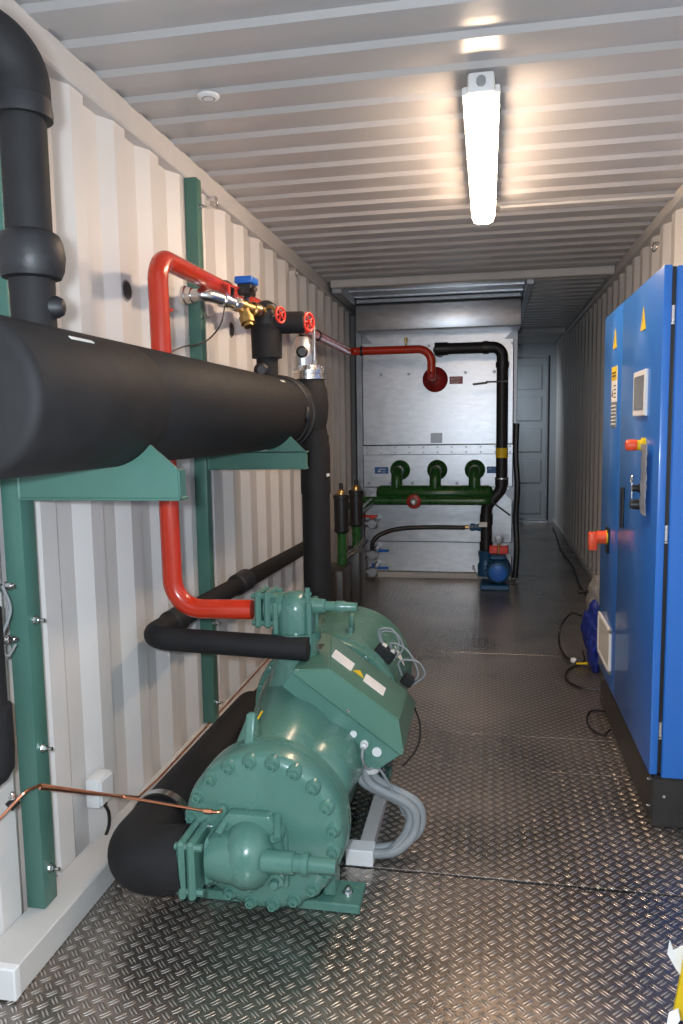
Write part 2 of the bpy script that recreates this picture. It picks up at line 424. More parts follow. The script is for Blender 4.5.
# thick riser on the near end of the vessel
RX, RY = -1.01, 1.615
T = Thing('insulated_riser', 'thick black insulated riser with bulging joint, standing on the near end of the vessel', 'insulated pipe', (RX, RY, 1.75))
b = NB(); lathe(b, (RX, RY, 1.70), (0, 0, 1), [(0, .049), (.10, .049), (.11, .050), (.52, .050)], 32); T.part('pipe', b, 'rubber')
b = NB(); lathe(b, (RX, RY, 1.83), (0, 0, 1), [(0, .05), (.004, .064), (.02, .071), (.05, .075), (.08, .071), (.097, .064), (.105, .05)], 36); T.part('joint_sleeve', b, 'rubber2', ang=50)
b = NB(); lathe(b, (RX+.02, RY, 1.77), (1, .35, 0), [(0, .025), (.035, .025), (.048, .018), (.052, .008)], 20); T.part('nub', b, 'rubber2')
b = NB(); tube(b, [(RX, RY, 2.19), (RX, RY, 2.325), (-1.20, 1.34, 2.33)], .062, .085, 32, 12)
T.part('elbow', b, 'rubber', ang=50)
b = NB(); lathe(b, (RX, RY, 2.175), (0, 0, 1), [(0, .05), (0, .064), (.012, .065), (.04, .062)], 32); T.part('elbow_cuff', b, 'rubber2')

# riser with valves at the far end of the vessel
VX, VY = -1.01, 3.50
T = Thing('insulated_tee', 'black insulated tee with stub pointing right, on the far top of the vessel', 'insulated pipe', (VX, VY, 1.74))
b = NB(); cyl(b, (VX, VY, 1.71), (VX, VY, 1.83), .050, n=28); T.part('neck', b, 'rubber')
b = NB(); lathe(b, (VX, VY, 1.815), (0, 0, 1), [(0, .05), (0, .070), (.13, .072), (.15, .066)], 32); T.part('sleeve', b, 'rubber')
b = NB(); lathe(b, (VX, VY, 1.955), (0, 0, 1), [(0, .062), (.06, .062), (.10, .05), (.12, .02)], 30)
tube(b, [(VX-.01, VY, 1.955), (VX-.02, VY-.02, 1.995), (VX-.025, VY-.03, 2.0)], .042, .01, 20); T.part('body', b, 'rubber2')
b = NB(); cyl(b, (VX, VY, 1.975), (VX+.175, VY+.03, 1.975), .050, n=30, bev=.006); T.part('side_stub', b, 'rubber')
b = NB(); lathe(b, (VX-.03, VY-.02, 1.755), (.4, -1, 0), [(0, .03), (.07, .034), (.085, .02)], 18); box(b, VX+.0, VX+.03, VY-.085, VY-.08, 1.76, 1.765); T.part('nub', b, 'rubber2')

def handwheel(name, c, d, R, lab, m='redw', cat='handwheel', stem=.03):
    T = Thing(name, lab, cat, c); c = V(c); u, w, dd = frame(d)
    b = NB(); ring(b, c, dd, R, R*.17, 28, 8)
    for k in range(5):
        a = 2*PI*k/5; cyl(b, c, c+(u*math.cos(a)+w*math.sin(a))*R*.95, R*.1, n=8)
    cyl(b, c-dd*R*.2, c+dd*R*.25, R*.26, n=14); T.part('wheel', b, m)
    b = NB(); cyl(b, c-dd*stem, c+dd*R*.35, R*.12, n=10); T.part('stem', b, 'steel')
    return T
handwheel('handwheel', (-.815, 3.53, 1.975), (1, -.40, 0), .040, 'red handwheel on the end of the black tee stub, right of its twin', stem=.05)
handwheel('handwheel', (-.925, 3.44, 2.0), (1, -.40, 0), .034, 'red handwheel at the brass valve end, left of its twin', stem=.06)

# sight glass valve on the vertical drop head
T = Thing('sight_glass_valve', 'shiny flanged valve with glass body on top of the vertical drop pipe behind the vessel', 'valve', (-.90, 3.88, 1.70))
b = NB(); lathe(b, (-.90, 3.88, 1.735), (0, 0, 1), [(0, .085), (.018, .085), (.02, .078), (.026, .078), (.028, .085), (.045, .085), (.047, .06), (.07, .055)], 36); T.part('flange', b, 'steel')
for k in range(8):
    a = 2*PI*k/8+.2; b = NB(); c = (-.90+.07*math.cos(a), 3.88+.07*math.sin(a), 1.775); bolt(b, c, (0, 0, 1), .009, .02, False); T.part('bolt', b, 'steel')
b = NB(); lathe(b, (-.93, 3.88, 1.79), (0, 0, 1), [(0, .05), (.05, .058), (.12, .055), (.16, .03)], 28); T.part('body', b, 'galv')
b = NB(); lathe(b, (-.925, 3.84, 1.87), (.3, -1, 0), [(-.03, .028), (.02, .03), (.028, .02)], 22); T.part('sight_glass', b, 'black')
b = NB(); cyl(b, (-.865, 3.86, 1.79), (-.865, 3.86, 2.02), .0085, n=12); cyl(b, (-.865, 3.86, 1.79), (-.865, 3.86, 1.83), .014, n=6); T.part('spindle', b, 'steel')
b = NB(); lathe(b, (-.93, 3.88, 1.97), (0, 0, 1), [(0, .03), (.01, .036), (.02, .03)], 20); T.part('cap', b, 'redw', label='red cap')

# vertical drop and suction line
T = Thing('suction_pipe', 'fat black insulated pipe dropping behind the vessel and running beside the trunking to the compressor', 'insulated pipe', (-.94, 4.15, 0))
b = NB(); tube(b, [(-.98, 3.70, CZ), (-.90, 3.88, CZ-.02), (-.88, 3.90, 1.38), (-.88, 3.90, 1.15)], .078, .12, 32, 10); T.part('upper_elbow', b, 'rubber', ang=50)
b = NB(); lathe(b, (-.90, 3.88, 1.48), (0, 0, 1), [(0, .080), (.05, .092), (.12, .098), (.20, .092), (.275, .07)], 36); T.part('head', b, 'rubber', ang=50)
b = NB(); tube(b, [(-.88, 3.90, 1.45), (-.88, 3.90, .18), (-1.03, 3.6, .19), (-1.055, 3.2, .19)], .073, .14, 32, 12); T.part('drop', b, 'rubber', ang=50)
b = NB(); tube(b, [(-1.06, 3.3, .185), (-1.065, 2.04, .190), (-.865, 2.04, .215)], .098, .10, 36, 14); T.part('floor_run', b, 'rubber', ang=50)
b = NB(); band(b, (-1.055, 2.26, .203), (0, 1, 0), .0985, .004, .03, 36); T.part('clamp_band', b, 'steel', label='steel clamp band')
b = NB(); box(b, -.809, -.803, 3.84, 3.90, 1.24, 1.255); T.part('tag', b, 'paper')

# thin insulated line
T = Thing('oil_line', 'slim black insulated pipe bending from the left wall to the compressor top', 'insulated pipe', (-1.16, 2.5, .7))
b = NB(); tube(b, [(-.625, 2.60, .703), (-1.24, 2.60, .724), (-1.24, 3.2, .715), (-1.22, 5.2, .675)], .043, [.09, .4], 24, 12); T.part('pipe', b, 'rubber', ang=50)
b = NB(); lathe(b, (-1.236, 3.62, .708), (0, 1, 0), [(0, .043), (.01, .054), (.16, .056), (.17, .043)], 24); T.part('sleeve', b, 'rubber2')
b = NB(); lathe(b, (-1.24, 2.80, .721), (0, 1, 0), [(0, .043), (.01, .052), (.10, .052), (.11, .043)], 24); T.part('sleeve', b, 'rubber2')

# partial pipe at the left frame edge
T = Thing('insulated_drop_pipe', 'black insulated pipe with rounded end, cut off by the left picture edge', 'insulated pipe', (-1.28, 1.70, .6))
b = NB(); lathe(b, (-1.272, 1.725, .56), (0, 0, 1), [(0, .01), (.02, .035), (.05, .052), (.1, .055), (.22, .055), (.225, .045), (.48, .045)], 28); T.part('pipe', b, 'rubber', ang=50)
T = Thing('cable_clamp', 'steel clamp holding a grey cable on the left wall beside the near green post', 'clamp', (-1.28, 1.77, .95))
for z in (1.085, .94):
    b = NB(); box(b, -1.325, -1.255, 1.752, 1.80, z-.01, z+.008, .003); bolt(b, (-1.26, 1.80, z), (1, .2, 0), .009, .02); T.part('bracket', b, 'steel')
b = NB(); tube(b, smooth_path([(-1.25, 1.78, 1.09), (-1.245, 1.80, 1.02), (-1.25, 1.76, .95), (-1.25, 1.78, .90), (-1.25, 1.82, .92)]), .004, n=8); T.part('wire', b, 'grey')

# ------------------------------------------------------------------ red line
RXp = -1.15
T = Thing('red_pipe', 'glossy red pipe rising from the compressor, running along the left wall to the cooler', 'pipe', (RXp, 2.64, .8))
b = NB(); tube(b, [(-.845, 2.65, .830), (RXp, 2.645, .826), (RXp, 2.62, 2.10), (-1.235, 6.95, 2.17), (-.495, 6.95, 2.17), (-.495, 6.95, 1.93), (-.495, 7.46, 1.93)], .036, [.11, .09, .07, .12, .05], 28, 12)
T.part('pipe', b, 'red', ang=50)
b = NB(); lathe(b, (-.495, 7.40, 1.93), (0, 1, 0), [(0, .045), (.01, .065), (.05, .115), (.055, .12), (.095, .12)], 36); T.part('flange', b, 'redd', label='dark red round flange')
b = NB(); lathe(b, (-.495, 6.93, 1.93), (0, -1, 0), [(0, .03), (.02, .034), (.03, .015)], 18); T.part('plug', b, 'redd')
for y in (3.38, 5.45):
    k_ = (y-2.62)/4.33; xx = RXp-.085*k_; zz = 2.10+.07*k_
    b = NB(); band(b, (xx, y, zz), (0, 1, 0), .0375, .004, .03); box(b, -1.27 if y < 4 else -1.33, xx-.035, y-.012, y+.012, zz-.014, zz+.016, .002)
    T.part('pipe_clamp', b, 'black', label='black pipe clamp')
b = NB(); band(b, (-1.12, 6.95, 2.17), (1, 0, 0), .0375, .006, .02); T.part('pipe_clamp', b, 'black', label='black pipe clamp')
b = NB(); cyl(b, (-.72, 6.95, 2.17), (-.72, 6.95, 2.24), .008, n=10); cyl(b, (-.72, 6.95, 2.235), (-.72, 6.95, 2.275), .014, n=10); T.part('vent_stub', b, 'brass')
b = NB(); band(b, (RXp, 2.655, 1.92), (0, 0, 1), .0368, .0015, .006); T.part('weld_bead', b, 'red')

# galvanised / brass water fitting
T = Thing('water_fitting', 'galvanised elbow and brass strainer line running below the red pipe to the handwheels', 'pipe fitting', (-1.12, 3.2, 2.03))
FZ = 2.045; FA = V((-1.145, 3.10, FZ)); FD = V((.135, .37, -.03)).normalized()
def fp(t, dx=0, dz=0): return FA+FD*(t*.84)+V((dx, 0, dz))
b = NB(); tube(b, [(-1.235, 3.10, FZ), fp(0), fp(.24)], .027, .05, 24, 10); T.part('elbow', b, 'steel')
b = NB(); lathe(b, (-1.25, 3.10, FZ), (1, 0, 0), [(0, .040), (.012, .040), (.014, .033), (.04, .033)], 28); T.part('wall_flange', b, 'steel')
for y, L in ((.11, .025), (.20, .04)):
    b = NB(); lathe(b, fp(y), FD, [(0, .033), (L, .033)], 8 if L > .03 else 24); T.part('union_ring', b, 'steel')
b = NB(); lathe(b, fp(.235), FD, [(0, .031), (.04, .031), (.045, .026), (.10, .026), (.105, .034), (.13, .034)], 24)
lathe(b, fp(.285), (.35, -.25, -1), [(0, .024), (.05, .026), (.052, .033), (.085, .033), (.088, .022), (.10, .022)], 22); T.part('strainer', b, 'brass')
b = NB(); lathe(b, fp(.36), FD, [(0, .026), (.008, .030), (.03, .030), (.04, .026)], 24); lathe(b, fp(.40), FD, [(0, .032), (.025, .032)], 6)
lathe(b, fp(.425), FD, [(0, .024), (.02, .030), (.045, .030), (.05, .022), (.075, .020)], 8); T.part('ball_valve', b, 'brass')
b = NB(); lathe(b, fp(.395), FD, [(-.008, .034), (.004, .034)], 24); T.part('union_ring', b, 'steel')
b = NB(); tube(b, [fp(.46, .0, .015), fp(.44, .06, .03), (-.945, 3.44, 2.0)], .0075, .03, 10); T.part('stem', b, 'brass')
b = NB(); c_ = fp(.32); cyl(b, c_+V((0, 0, .02)), c_+V((0, 0, .07)), .012, n=12); box(b, c_.x-.032, c_.x+.032, c_.y-.037, c_.y+.037, FZ+.03, FZ+.080, .005); cyl(b, c_+V((.03, -.03, .07)), c_+V((.055, -.045, .07)), .011, n=12)
ac = T.part('actuator', b, 'black', label='black valve actuator')
b = NB(); box(b, c_.x-.042, c_.x+.042, c_.y-.05, c_.y+.05, FZ+.078, FZ+.110, .008, 2); T.part('actuator_cap', b, 'bluet', ac, label='bright blue cap')
b = NB(); c_ = fp(.17); cyl(b, c_+V((0, 0, .025)), c_+V((0, 0, .07)), .007, n=10); obox(b, c_+V((.01, .07, .072)), FD, (1, -.2, 0), (0, 0, 1), .17, .014, .008, .003); T.part('lever', b, 'redw', label='red lever')
b = NB(); tube(b, smooth_path([fp(.10, .02, -.03), fp(.04, .03, -.12), fp(-.06, .02, -.20), (-1.13, 2.78, FZ-.245), (-1.145, 2.645, 1.76)]), .0035, n=8)
single('sensor_wire', b, 'black', 'thin black wire drooping from the galvanised fitting to the red pipe', 'wire', (-1.1, 3, 1.9))

# ------------------------------------------------------------------ compressor
KX = -.66
T = Thing('compressor', 'big green screw compressor bolted to the tread plate floor', 'compressor', (KX, 2.9, 0))
FY, FZc, FR = 2.09, .282, .250
b = NB(); lathe(b, (KX, FY, FZc), (0, 1, 0), [(.001, .02), (.0, .205), (.005, .228), (.016, .243), (.03, FR), (.085, FR)], 80)
T.part('front_cover', b, 'green', ang=40)
b = NB(); lathe(b, (KX, FY+.088, FZc), (0, 1, 0), [(0, .2), (0, FR*1.005), (.045, FR*1.005), (.05, .2)], 80); T.part('housing_flange', b, 'green')
for k in range(20):
    a = math.radians(-10+k*18)
    c = V((KX+.222*math.cos(a), FY, FZc+.222*math.sin(a)))
    b = NB(); lathe(b, c+V((0, .024, 0)), (0, -1, 0), [(0, .026), (.019, .0245), (.027, .018)], 20); lathe(b, c, (0, -1, 0), [(0, .0155), (.014, .0155), (.018, .013), (.018, .008), (.010, .007)], 6)
    T.part('cover_bolt', b, 'green')
b = NB(); prism(b, [(-.125, -.16), (.085, -.16), (.085, .02), (.07, .045), (.045, .062), (-.09, .062), (-.11, .045), (-.125, .02)], (KX, FY-.012, FZc), (1, 0, 0), (0, 0, 1), (0, 1, 0), .03, .010)
T.part('valve_seat', b, 'green')
b = NB()
lathe(b, (KX, FY+.13, .29), (0, 1, .03), [(0, .225), (.05, .215), (.12, .19), (.22, .18), (.36, .195), (.56, .235), (.80, .25)], 56)
lathe(b, (KX-.01, FY+.11, .36), (0, 1, .10), [(0, .13), (.08, .155), (.2, .15), (.35, .17), (.6, .2)], 40)
prism(b, [(-.02, 0), (.10, .0), (.06, .07), (.02, .11)], (KX-.075, FY+.10, .50), (0, 1, 0), (0, 0, 1), (1, 0, 0), .03, .005)
box(b, KX-.17, KX+.17, 2.34, 3.0, .07, .2, .04, 3)
lathe(b, (KX+.10, 2.28, .34), (0, 1, 0), [(0, .10), (.02, .125), (.10, .13), (.30, .15), (.5, .16)], 36)
T.part('casting', b, 'green', ang=55)
b = NB(); cyl(b, (KX-.135, 2.30, .44), (KX-.12, 2.42, .52), .018, n=14); T.part('oil_plug', b, 'green')
MX, MZ = -.64, .345
b = NB(); lathe(b, (MX, 2.94, MZ), (0, 1, 0), [(0, .24), (.0, .296), (.018, .302), (.03, .302), (.035, .27), (.05, .27), (.055, .302), (.085, .302), (.09, .25)], 64); T.part('ring_flange', b, 'green')
for k in range(20):
    a = 2*PI*k/20; b = NB(); c = V((MX+.284*math.cos(a), 2.94, MZ+.284*math.sin(a))); lathe(b, c, (0, -1, 0), [(0, .014), (.016, .014), (.018, .01)], 6); T.part('flange_bolt', b, 'green')
b = NB(); lathe(b, (MX, 3.025, MZ), (0, 1, 0), [(0, .285), (.48, .285), (.52, .291), (.54, .291), (.545, .28), (.58, .27), (.605, .22), (.61, .1)], 64); T.part('motor_housing', b, 'green', ang=40)
b = NB(); t = NB(); box(t, -.012, .012, -.03, .03, 0, .05, .008, 2); add(b, t, Matrix.Translation((-.568, 3.16, .60)))
ring(b, (-.568, 3.16, .665), (1, .2, 0), .026, .011); T.part('lifting_lug', b, 'green')
b = NB(); box(b, -.96, -.378, 2.172, 2.30, 0, .030, .004); box(b, -.50, -.46, 2.20, 2.29, .03, .12, .008); box(b, -.86, -.82, 2.20, 2.29, .03, .12, .008); T.part('front_foot', b, 'green')
b = NB(); bolt(b, (-.425, 2.235, .030), (0, 0, 1), .013, .016); T.part('anchor_bolt', b, 'steel', label='zinc plated anchor bolt')
b = NB(); box(b, -.97, -.395, 3.02, 3.16, 0, .03, .004); box(b, -.56, -.50, 3.04, 3.14, .03, .14, .01); box(b, -.88, -.82, 3.04, 3.14, .03, .14, .01); T.part('rear_foot', b, 'green')
b = NB(); bolt(b, (-.43, 3.09, .030), (0, 0, 1), .013, .016); T.part('anchor_bolt', b, 'steel', label='zinc plated anchor bolt')
# suction valve at the front
VYs, VZs = 2.035, .225
b = NB()
lathe(b, (-.688, 2.09, .238), (0, -1, 0), [(0, .086), (.04, .083), (.07, .077), (.10, .060), (.12, .038), (.127, .016)], 44, 1.22)
lathe(b, (-.80, VYs+.01, VZs+.005), (1, 0, .05), [(0, .066), (.03, .072), (.08, .08), (.13, .08)], 32); T.part('suction_valve', b, 'green', ang=55)
b = NB(); obox(b, (-.862, VYs, VZs), (1, 0, 0), (0, 1, 0), (0, 0, 1), .024, .17, .18, .009); T.part('suction_flange', b, 'green')
b = NB(); obox(b, (-.832, VYs, VZs), (1, 0, 0), (0, 1, 0), (0, 0, 1), .024, .17, .18, .009); T.part('suction_flange', b, 'green')
for s in (-1, 1):
    for q in (-1, 1): b = NB(); cyl(b, (-.882, VYs+s*.064, VZs+q*.068), (-.80, VYs+s*.064, VZs+q*.068), .011, n=6); T.part('flange_bolt', b, 'green')
b = NB(); obox(b, (-.80, VYs+.02, VZs), (1, 0, 0), (0, 1, 0), (0, 0, 1), .028, .12, .15, .018); T.part('valve_collar', b, 'green')
b = NB(); prism(b, [(-.105, -.105), (.10, -.105), (.105, -.03), (.09, .07), (.06, .115), (-.07, .115), (-.10, .07), (-.11, -.03)], (-.683, 2.055, .245), (1, 0, 0), (0, 0, 1), (0, 1, 0), .05, .014); T.part('bonnet_flange', b, 'green')
for (dx, dz) in ((-.085, .055), (.08, .06), (-.085, -.075), (.075, -.085), (.0, -.10), (-.10, -.01)):
    c = (-.683+dx, 2.055, .245+dz); b = NB(); lathe(b, c, (0, -1, 0), [(-.03, .025), (.002, .022), (.004, .0135), (.024, .0135), (.028, .010)], 14); T.part('valve_bolt', b, 'green')
for dx in (-.07, .075):
    b = NB(); cyl(b, (-.683+dx, 2.09, .345), (-.683+dx*1.25, 2.02, .31), .012, n=12); T.part('valve_stud', b, 'green')
b = NB(); lathe(b, (-.63, 2.01, .250), (1, 0, 0), [(0, .033), (.09, .032), (.095, .026), (.115, .026), (.117, .032), (.135, .032), (.137, .023), (.215, .021)], 26); T.part('spindle_cap', b, 'green')
# discharge valve on top
DY, DZ = 2.685, .834
b = NB(); lathe(b, (-.69, DY, .50), (0, 0, 1), [(0, .12), (.12, .085), (.20, .08), (.22, .092), (.25, .092)], 36); T.part('discharge_neck', b, 'green', ang=45)
b = NB(); lathe(b, (-.69, DY, .745), (0, 0, 1), [(0, .07), (.09, .07), (.12, .062), (.14, .045), (.15, .02)], 36); cyl(b, (-.80, DY, DZ), (-.66, DY, DZ), .055, n=28); T.part('discharge_valve', b, 'green', ang=50)
for x in (-.818, -.783):
    b = NB(); obox(b, (x, DY, DZ), (1, 0, 0), (0, 1, 0), (0, 0, 1), .025, .13, .135, .008); T.part('discharge_flange', b, 'green')
for s in (-1, 1):
    for q in (-1, 1): b = NB(); cyl(b, (-.842, DY+s*.048, DZ+q*.05), (-.75, DY+s*.048, DZ+q*.05), .011, n=6); T.part('flange_bolt', b, 'green')
for s in (-1, 1):
    for q in (-1, 1): b = NB(); cyl(b, (-.69+s*.062, DY+q*.055, .72), (-.69+s*.062, DY+q*.055, .865), .011, n=10); T.part('valve_bolt', b, 'green')
b = NB(); lathe(b, (-.64, DY, DZ+.008), (1, 0, 0), [(0, .032), (.06, .026), (.065, .019), (.10, .018), (.102, .021), (.13, .021), (.14, .017), (.18, .016)], 22); T.part('spindle_cap', b, 'green')
b = NB(); cyl(b, (-.64, DY-.02, .86), (-.64, DY-.02, .912), .010, n=10); cyl(b, (-.64, DY-.02, .885), (-.64, DY-.02, .897), .015, n=6); T.part('gauge_port', b, 'green')
# terminal box, its rim plane tilted down to the right
A_, B_, C_, D_ = V((-.657, 3.0, .648)), V((-.286, 3.0, .372)), V((-.657, 2.5, .648)), V((-.286, 2.5, .384))
ux = ((B_-A_)+(D_-C_)).normalized(); uy = ((A_-C_)+(B_-D_)).normalized(); un = ux.cross(uy).normalized(); uy = un.cross(ux)
bc = (A_+B_+C_+D_)/4; W2, D2 = .232, .252
def bp(a, c, h): return bc+ux*a+uy*c+un*h
b = NB(); t = NB()
for_poly = [(-W2, -.004), (W2, -.004), (W2-.03, -.100), (.125, -.145), (.06, -.125), (.035, -.075), (-W2, -.070)]
loft(t, [[bp(a, -D2+.006, h) for a, h in for_poly], [bp(a, D2-.006, h) for a, h in for_poly]]); bmesh.ops.bevel(t, geom=t.edges[:], offset=.004, segments=2, affect='EDGES'); add(b, t)
tb = T.part('terminal_box', b, 'green')
b = NB(); t = NB()
lo = [bp(-W2-.004, -D2-.004, -.004), bp(W2+.004, -D2-.004, -.004), bp(W2+.004, D2+.004, -.004), bp(-W2-.004, D2+.004, -.004)]
lo2 = [p+un*.012 for p in lo]
mid = [bp(-W2+.095, -D2-.0, .088), bp(W2-.078, -D2+.012, .088), bp(W2-.075, .06, .088), bp(-W2+.03, .06, .088)]
loft(t, [lo, lo2, mid]); bmesh.ops.bevel(t, geom=t.edges[:], offset=.005, segments=2, affect='EDGES'); add(b, t)
lid = T.part('lid', b, 'lidg', tb, label='tilted lid with bevelled front')
for a, c in ((-W2+.012, -D2+.004), (W2-.010, -D2+.008), (.0, -D2-.002), (-W2+.014, D2-.014), (W2-.014, D2-.014), (-W2+.010, 0)):
    b = NB(); cyl(b, bp(a, c, .006), bp(a, c, .016), .007, n=12); T.part('lid_screw', b, 'steel', lid)
for (a, c, w, h, m, nm) in ((-.112, -.095, .088, .085, 'paper', 'label'), (.030, -.102, .088, .080, 'paper', 'label'), (-.040, -.098, .034, .05, 'yellow', 'warning_label')):
    b = NB(); obox(b, bp(a, c, .0885), ux, uy, un, w, h, .0015) if m == 'paper' else prism(b, [(-.024, -.02), (.024, -.02), (0, .024)], bp(a, c, .0880), ux, uy, un, .0015); T.part(nm, b, m, lid)
b = NB(); e1 = (mid[0]-lo2[0]); e2 = (mid[3]-lo2[3]); sn = uy.cross(e1).normalized(); obox(b, bp(-W2+.026, -.04, .050)+sn*(-.0 if sn.dot(ux) > 0 else .0)-ux*.006+un*.004, uy, e1.normalized(), uy.cross(e1).normalized(), .07, .028, .002); T.part('rating_plate', b, 'steel', lid)
for a, h, r in ((.062, -.048, .012), (.162, -.048, .0165)):
    b = NB(); cyl(b, bp(a, -D2+.008, h), bp(a, -D2+.001, h), r, n=24); T.part('plug', b, 'white', tb, label='round white plug')
b = NB(); lathe(b, bp(.112, -D2+.008, -.052), -uy, [(0, .014), (.012, .014), (.014, .011), (.030, .011), (.035, .007)], 16); T.part('cable_gland', b, 'white', tb)
b = NB(); lathe(b, bp(.165, -D2+.075, -.105), V((0, 0, -1)), [(0, .036), (.035, .036), (.055, .028)], 20); T.part('cable_gland', b, 'white', tb, label='large white cable gland')
b = NB(); lathe(b, (-.775, FY+.012, .358), (0, -1, 0), [(0, .026), (.012, .026), (.014, .017), (.03, .017)], 6); T.part('port_boss', b, 'green')
b = NB(); o_ = bp(.02, D2+.06, .075); obox(b, o_, ux, uy, un, .085, .05, .055, .006); md = T.part('oil_switch', b, 'black')
for s in (-.02, .022):
    b = NB(); obox(b, o_+ux*s+un*.029, ux, uy, un, .02, .03, .004); T.part('switch_label', b, 'paper', md)
b = NB(); o2 = bp(.16, D2+.05, .045); obox(b, o2, ux, uy, un, .05, .04, .045, .006); T.part('oil_switch', b, 'black')
b = NB(); prism(b, [(0, .05), (.032, 0), (0, -.05), (-.032, 0)], (MX+.286*math.cos(.45), 3.33, MZ+.286*math.sin(.45)), (0, 1, 0), (-math.sin(.45), 0, math.cos(.45)), (math.cos(.45), 0, math.sin(.45)), .002)
T.part('diamond_label', b, 'paper')
b = NB(); tube(b, smooth_path([(-.755, 2.26, .50), (-.745, 2.28, .525), (-.735, 2.33, .545), (-.735, 2.38, .55)]), .0035, n=8); T.part('yellow_wire', b, 'yellow')

# little loops of grey cable behind the terminal box
for k, (p0, p1, hgt, dx) in enumerate(((o_-ux*.03+un*.02, o_+ux*.03+un*.02, .085, .02), (o_-ux*.02+un*.02, o_+ux*.045+un*.01, .08, .03), (o_+ux*.05, o2+ux*.02, .09, .02), (o2-ux*.03, o2+ux*.03+un*.0, .08, .04))):
    b = NB(); mid_ = (p0+p1)/2+V((dx, .0, hgt)); q = (p1-p0)
    tube(b, smooth_path([p0, p0+V((-.005, 0, hgt*.7))-q*.1, mid_, p1+V((dx, 0, hgt*.6))+q*.1, p1]), .0042, n=8)
    lab = ['grey sensor cable arching over the larger black switch, tighter loop', 'grey sensor cable arching over the larger black switch, wider loop', 'grey cable arching from the larger black switch down to the lower one', 'grey cable loop ending at the lower black switch by the box corner'][k]
    single('sensor_cable', b, 'grey', lab, 'cable', p0, 'sensor cables behind the terminal box')

# power cables from the gland to the floor box
gp = bp(.165, -D2+.075, -.16)
for k, off in enumerate(((-.012, -.01), (.012, -.015), (.03, .02))):
    b = NB(); s = gp+V((off[0], off[1], 0))
    tube(b, smooth_path([s+V((0, 0, .02)), s+V((.02, .0, -.05)), (-.265+off[0]*.8, 2.56+off[1], .17), (-.255+off[0], 2.54+off[1], .09), (-.315+off[0], 2.49+off[1], .034+.008*k), (-.40, 2.47+off[1]*.8, .032)], 10), .0165, n=16)
    single('power_cable', b, 'grey', ['thick grey power cable from the compressor box, innermost of three', 'thick grey power cable from the compressor box, middle of three', 'thick grey power cable from the compressor box, outermost of three'][k], 'cable', s, 'power cables of the compressor')
b = NB(); g2 = bp(.112, -D2-.025, -.052); tube(b, smooth_path([g2, g2+V((-.0, -.02, -.03)), g2+V((.01, .02, -.085)), g2+V((.05, .05, -.10)), (-.30, 2.57, .16), (-.262, 2.52, .10), (-.32, 2.46, .05), (-.39, 2.45, .035)]), .005, n=8)
single('control_cable', b, 'grey', 'thin grey cable hooked out of the small white gland on the box front', 'cable', g2)
T = Thing('cable_duct', 'short white cable duct with open end box on the floor right of the compressor', 'cable duct', (-.42, 2.6, 0))
b = NB(); box(b, -.47, -.375, 2.43, 2.50, 0, .058, .003); T.part('end_box', b, 'white')
b = NB(); box(b, -.435, -.385, 2.50, 2.96, 0, .042, .003); T.part('channel', b, 'rail')
b = NB(); tube(b, smooth_path([(-.29, 3.0, .37), (-.265, 3.02, .28), (-.27, 3.0, .20), (-.31, 2.95, .15), (-.33, 2.98, .12)]), .004, n=8)
single('earth_wire', b, 'black', 'thin black wire hanging behind the right corner of the compressor box', 'wire', (-.29, 3, .3))

# copper capillaries
b = NB(); tube(b, [(-1.30, 1.745, .44), (-1.235, 1.80, .515), (-1.235, 1.87, .50), (-1.10, 2.10, .36), (-.815, FY-.03, .358)], .0045, .015, 8, 4); cyl(b, (-.825, FY-.03, .358), (-.80, FY-.03, .358), .008, n=6); tube(b, [(-.80, FY-.03, .358), (-.775, FY-.03, .358), (-.775, FY-.0, .358)], .005, .01, 8, 4)
single('copper_line', b, 'copper', 'copper capillary crossing the near green post to the compressor front', 'copper line', (-1.1, 2.1, .4))
b = NB(); tube(b, [(-1.237, 1.87, .490), (-1.235, 2.15, .335), (-1.255, 2.50, .15), (-1.29, 2.75, .100), (-1.305, 5.2, .100)], .0045, .02, 8, 4)
single('copper_line', b, 'copper', 'copper capillary following the top of the white trunking into the distance', 'copper line', (-1.2, 2.1, .3))
T = Thing('pipe_clip', 'small black clip holding the copper line at the near green post', 'clip', (-1.27, 1.79, .5))
b = NB(); cyl(b, (-1.275, 1.78, .475), (-1.262, 1.80, .49), .014, n=12); T.part('clip', b, 'black')
b = NB(); bolt(b, (-1.268, 1.79, .497), (0, 0, 1), .008, .014); T.part('bolt', b, 'steel')

# socket box
T = Thing('junction_box', 'small white junction box on the left wall above the trunking', 'junction box', (-1.3, 2.32, .25))
b = NB(); box(b, -1.335, -1.285, 2.275, 2.37, .215, .315, .006, 2); T.part('body', b, 'white')
b = NB(); box(b, -1.286, -1.278, 2.28, 2.365, .22, .31, .004); T.part('cover', b, 'white')
b = NB(); cyl(b, (-1.305, 2.34, .20), (-1.305, 2.34, .218), .012, n=12); T.part('cable_gland', b, 'black')
b = NB(); tube(b, smooth_path([(-1.305, 2.34, .20), (-1.30, 2.36, .16), (-1.295, 2.35, .12), (-1.30, 2.33, .085)]), .006, n=8)
single('flex_cable', b, 'black', 'short black cable from the white junction box into the trunking', 'cable', (-1.3, 2.34, .15))
# pipe clamp on trunking
b = NB(); bolt(b, (-1.20, 2.22, .092), (.4, -.3, .8), .012, .02); cyl(b, (-1.215, 2.22, .06), (-1.195, 2.22, .09), .006)
single('anchor_bolt', b, 'steel', 'steel anchor bolt at the trunking edge beside the fat black elbow', 'bolt', (-1.2, 2.22, .09))

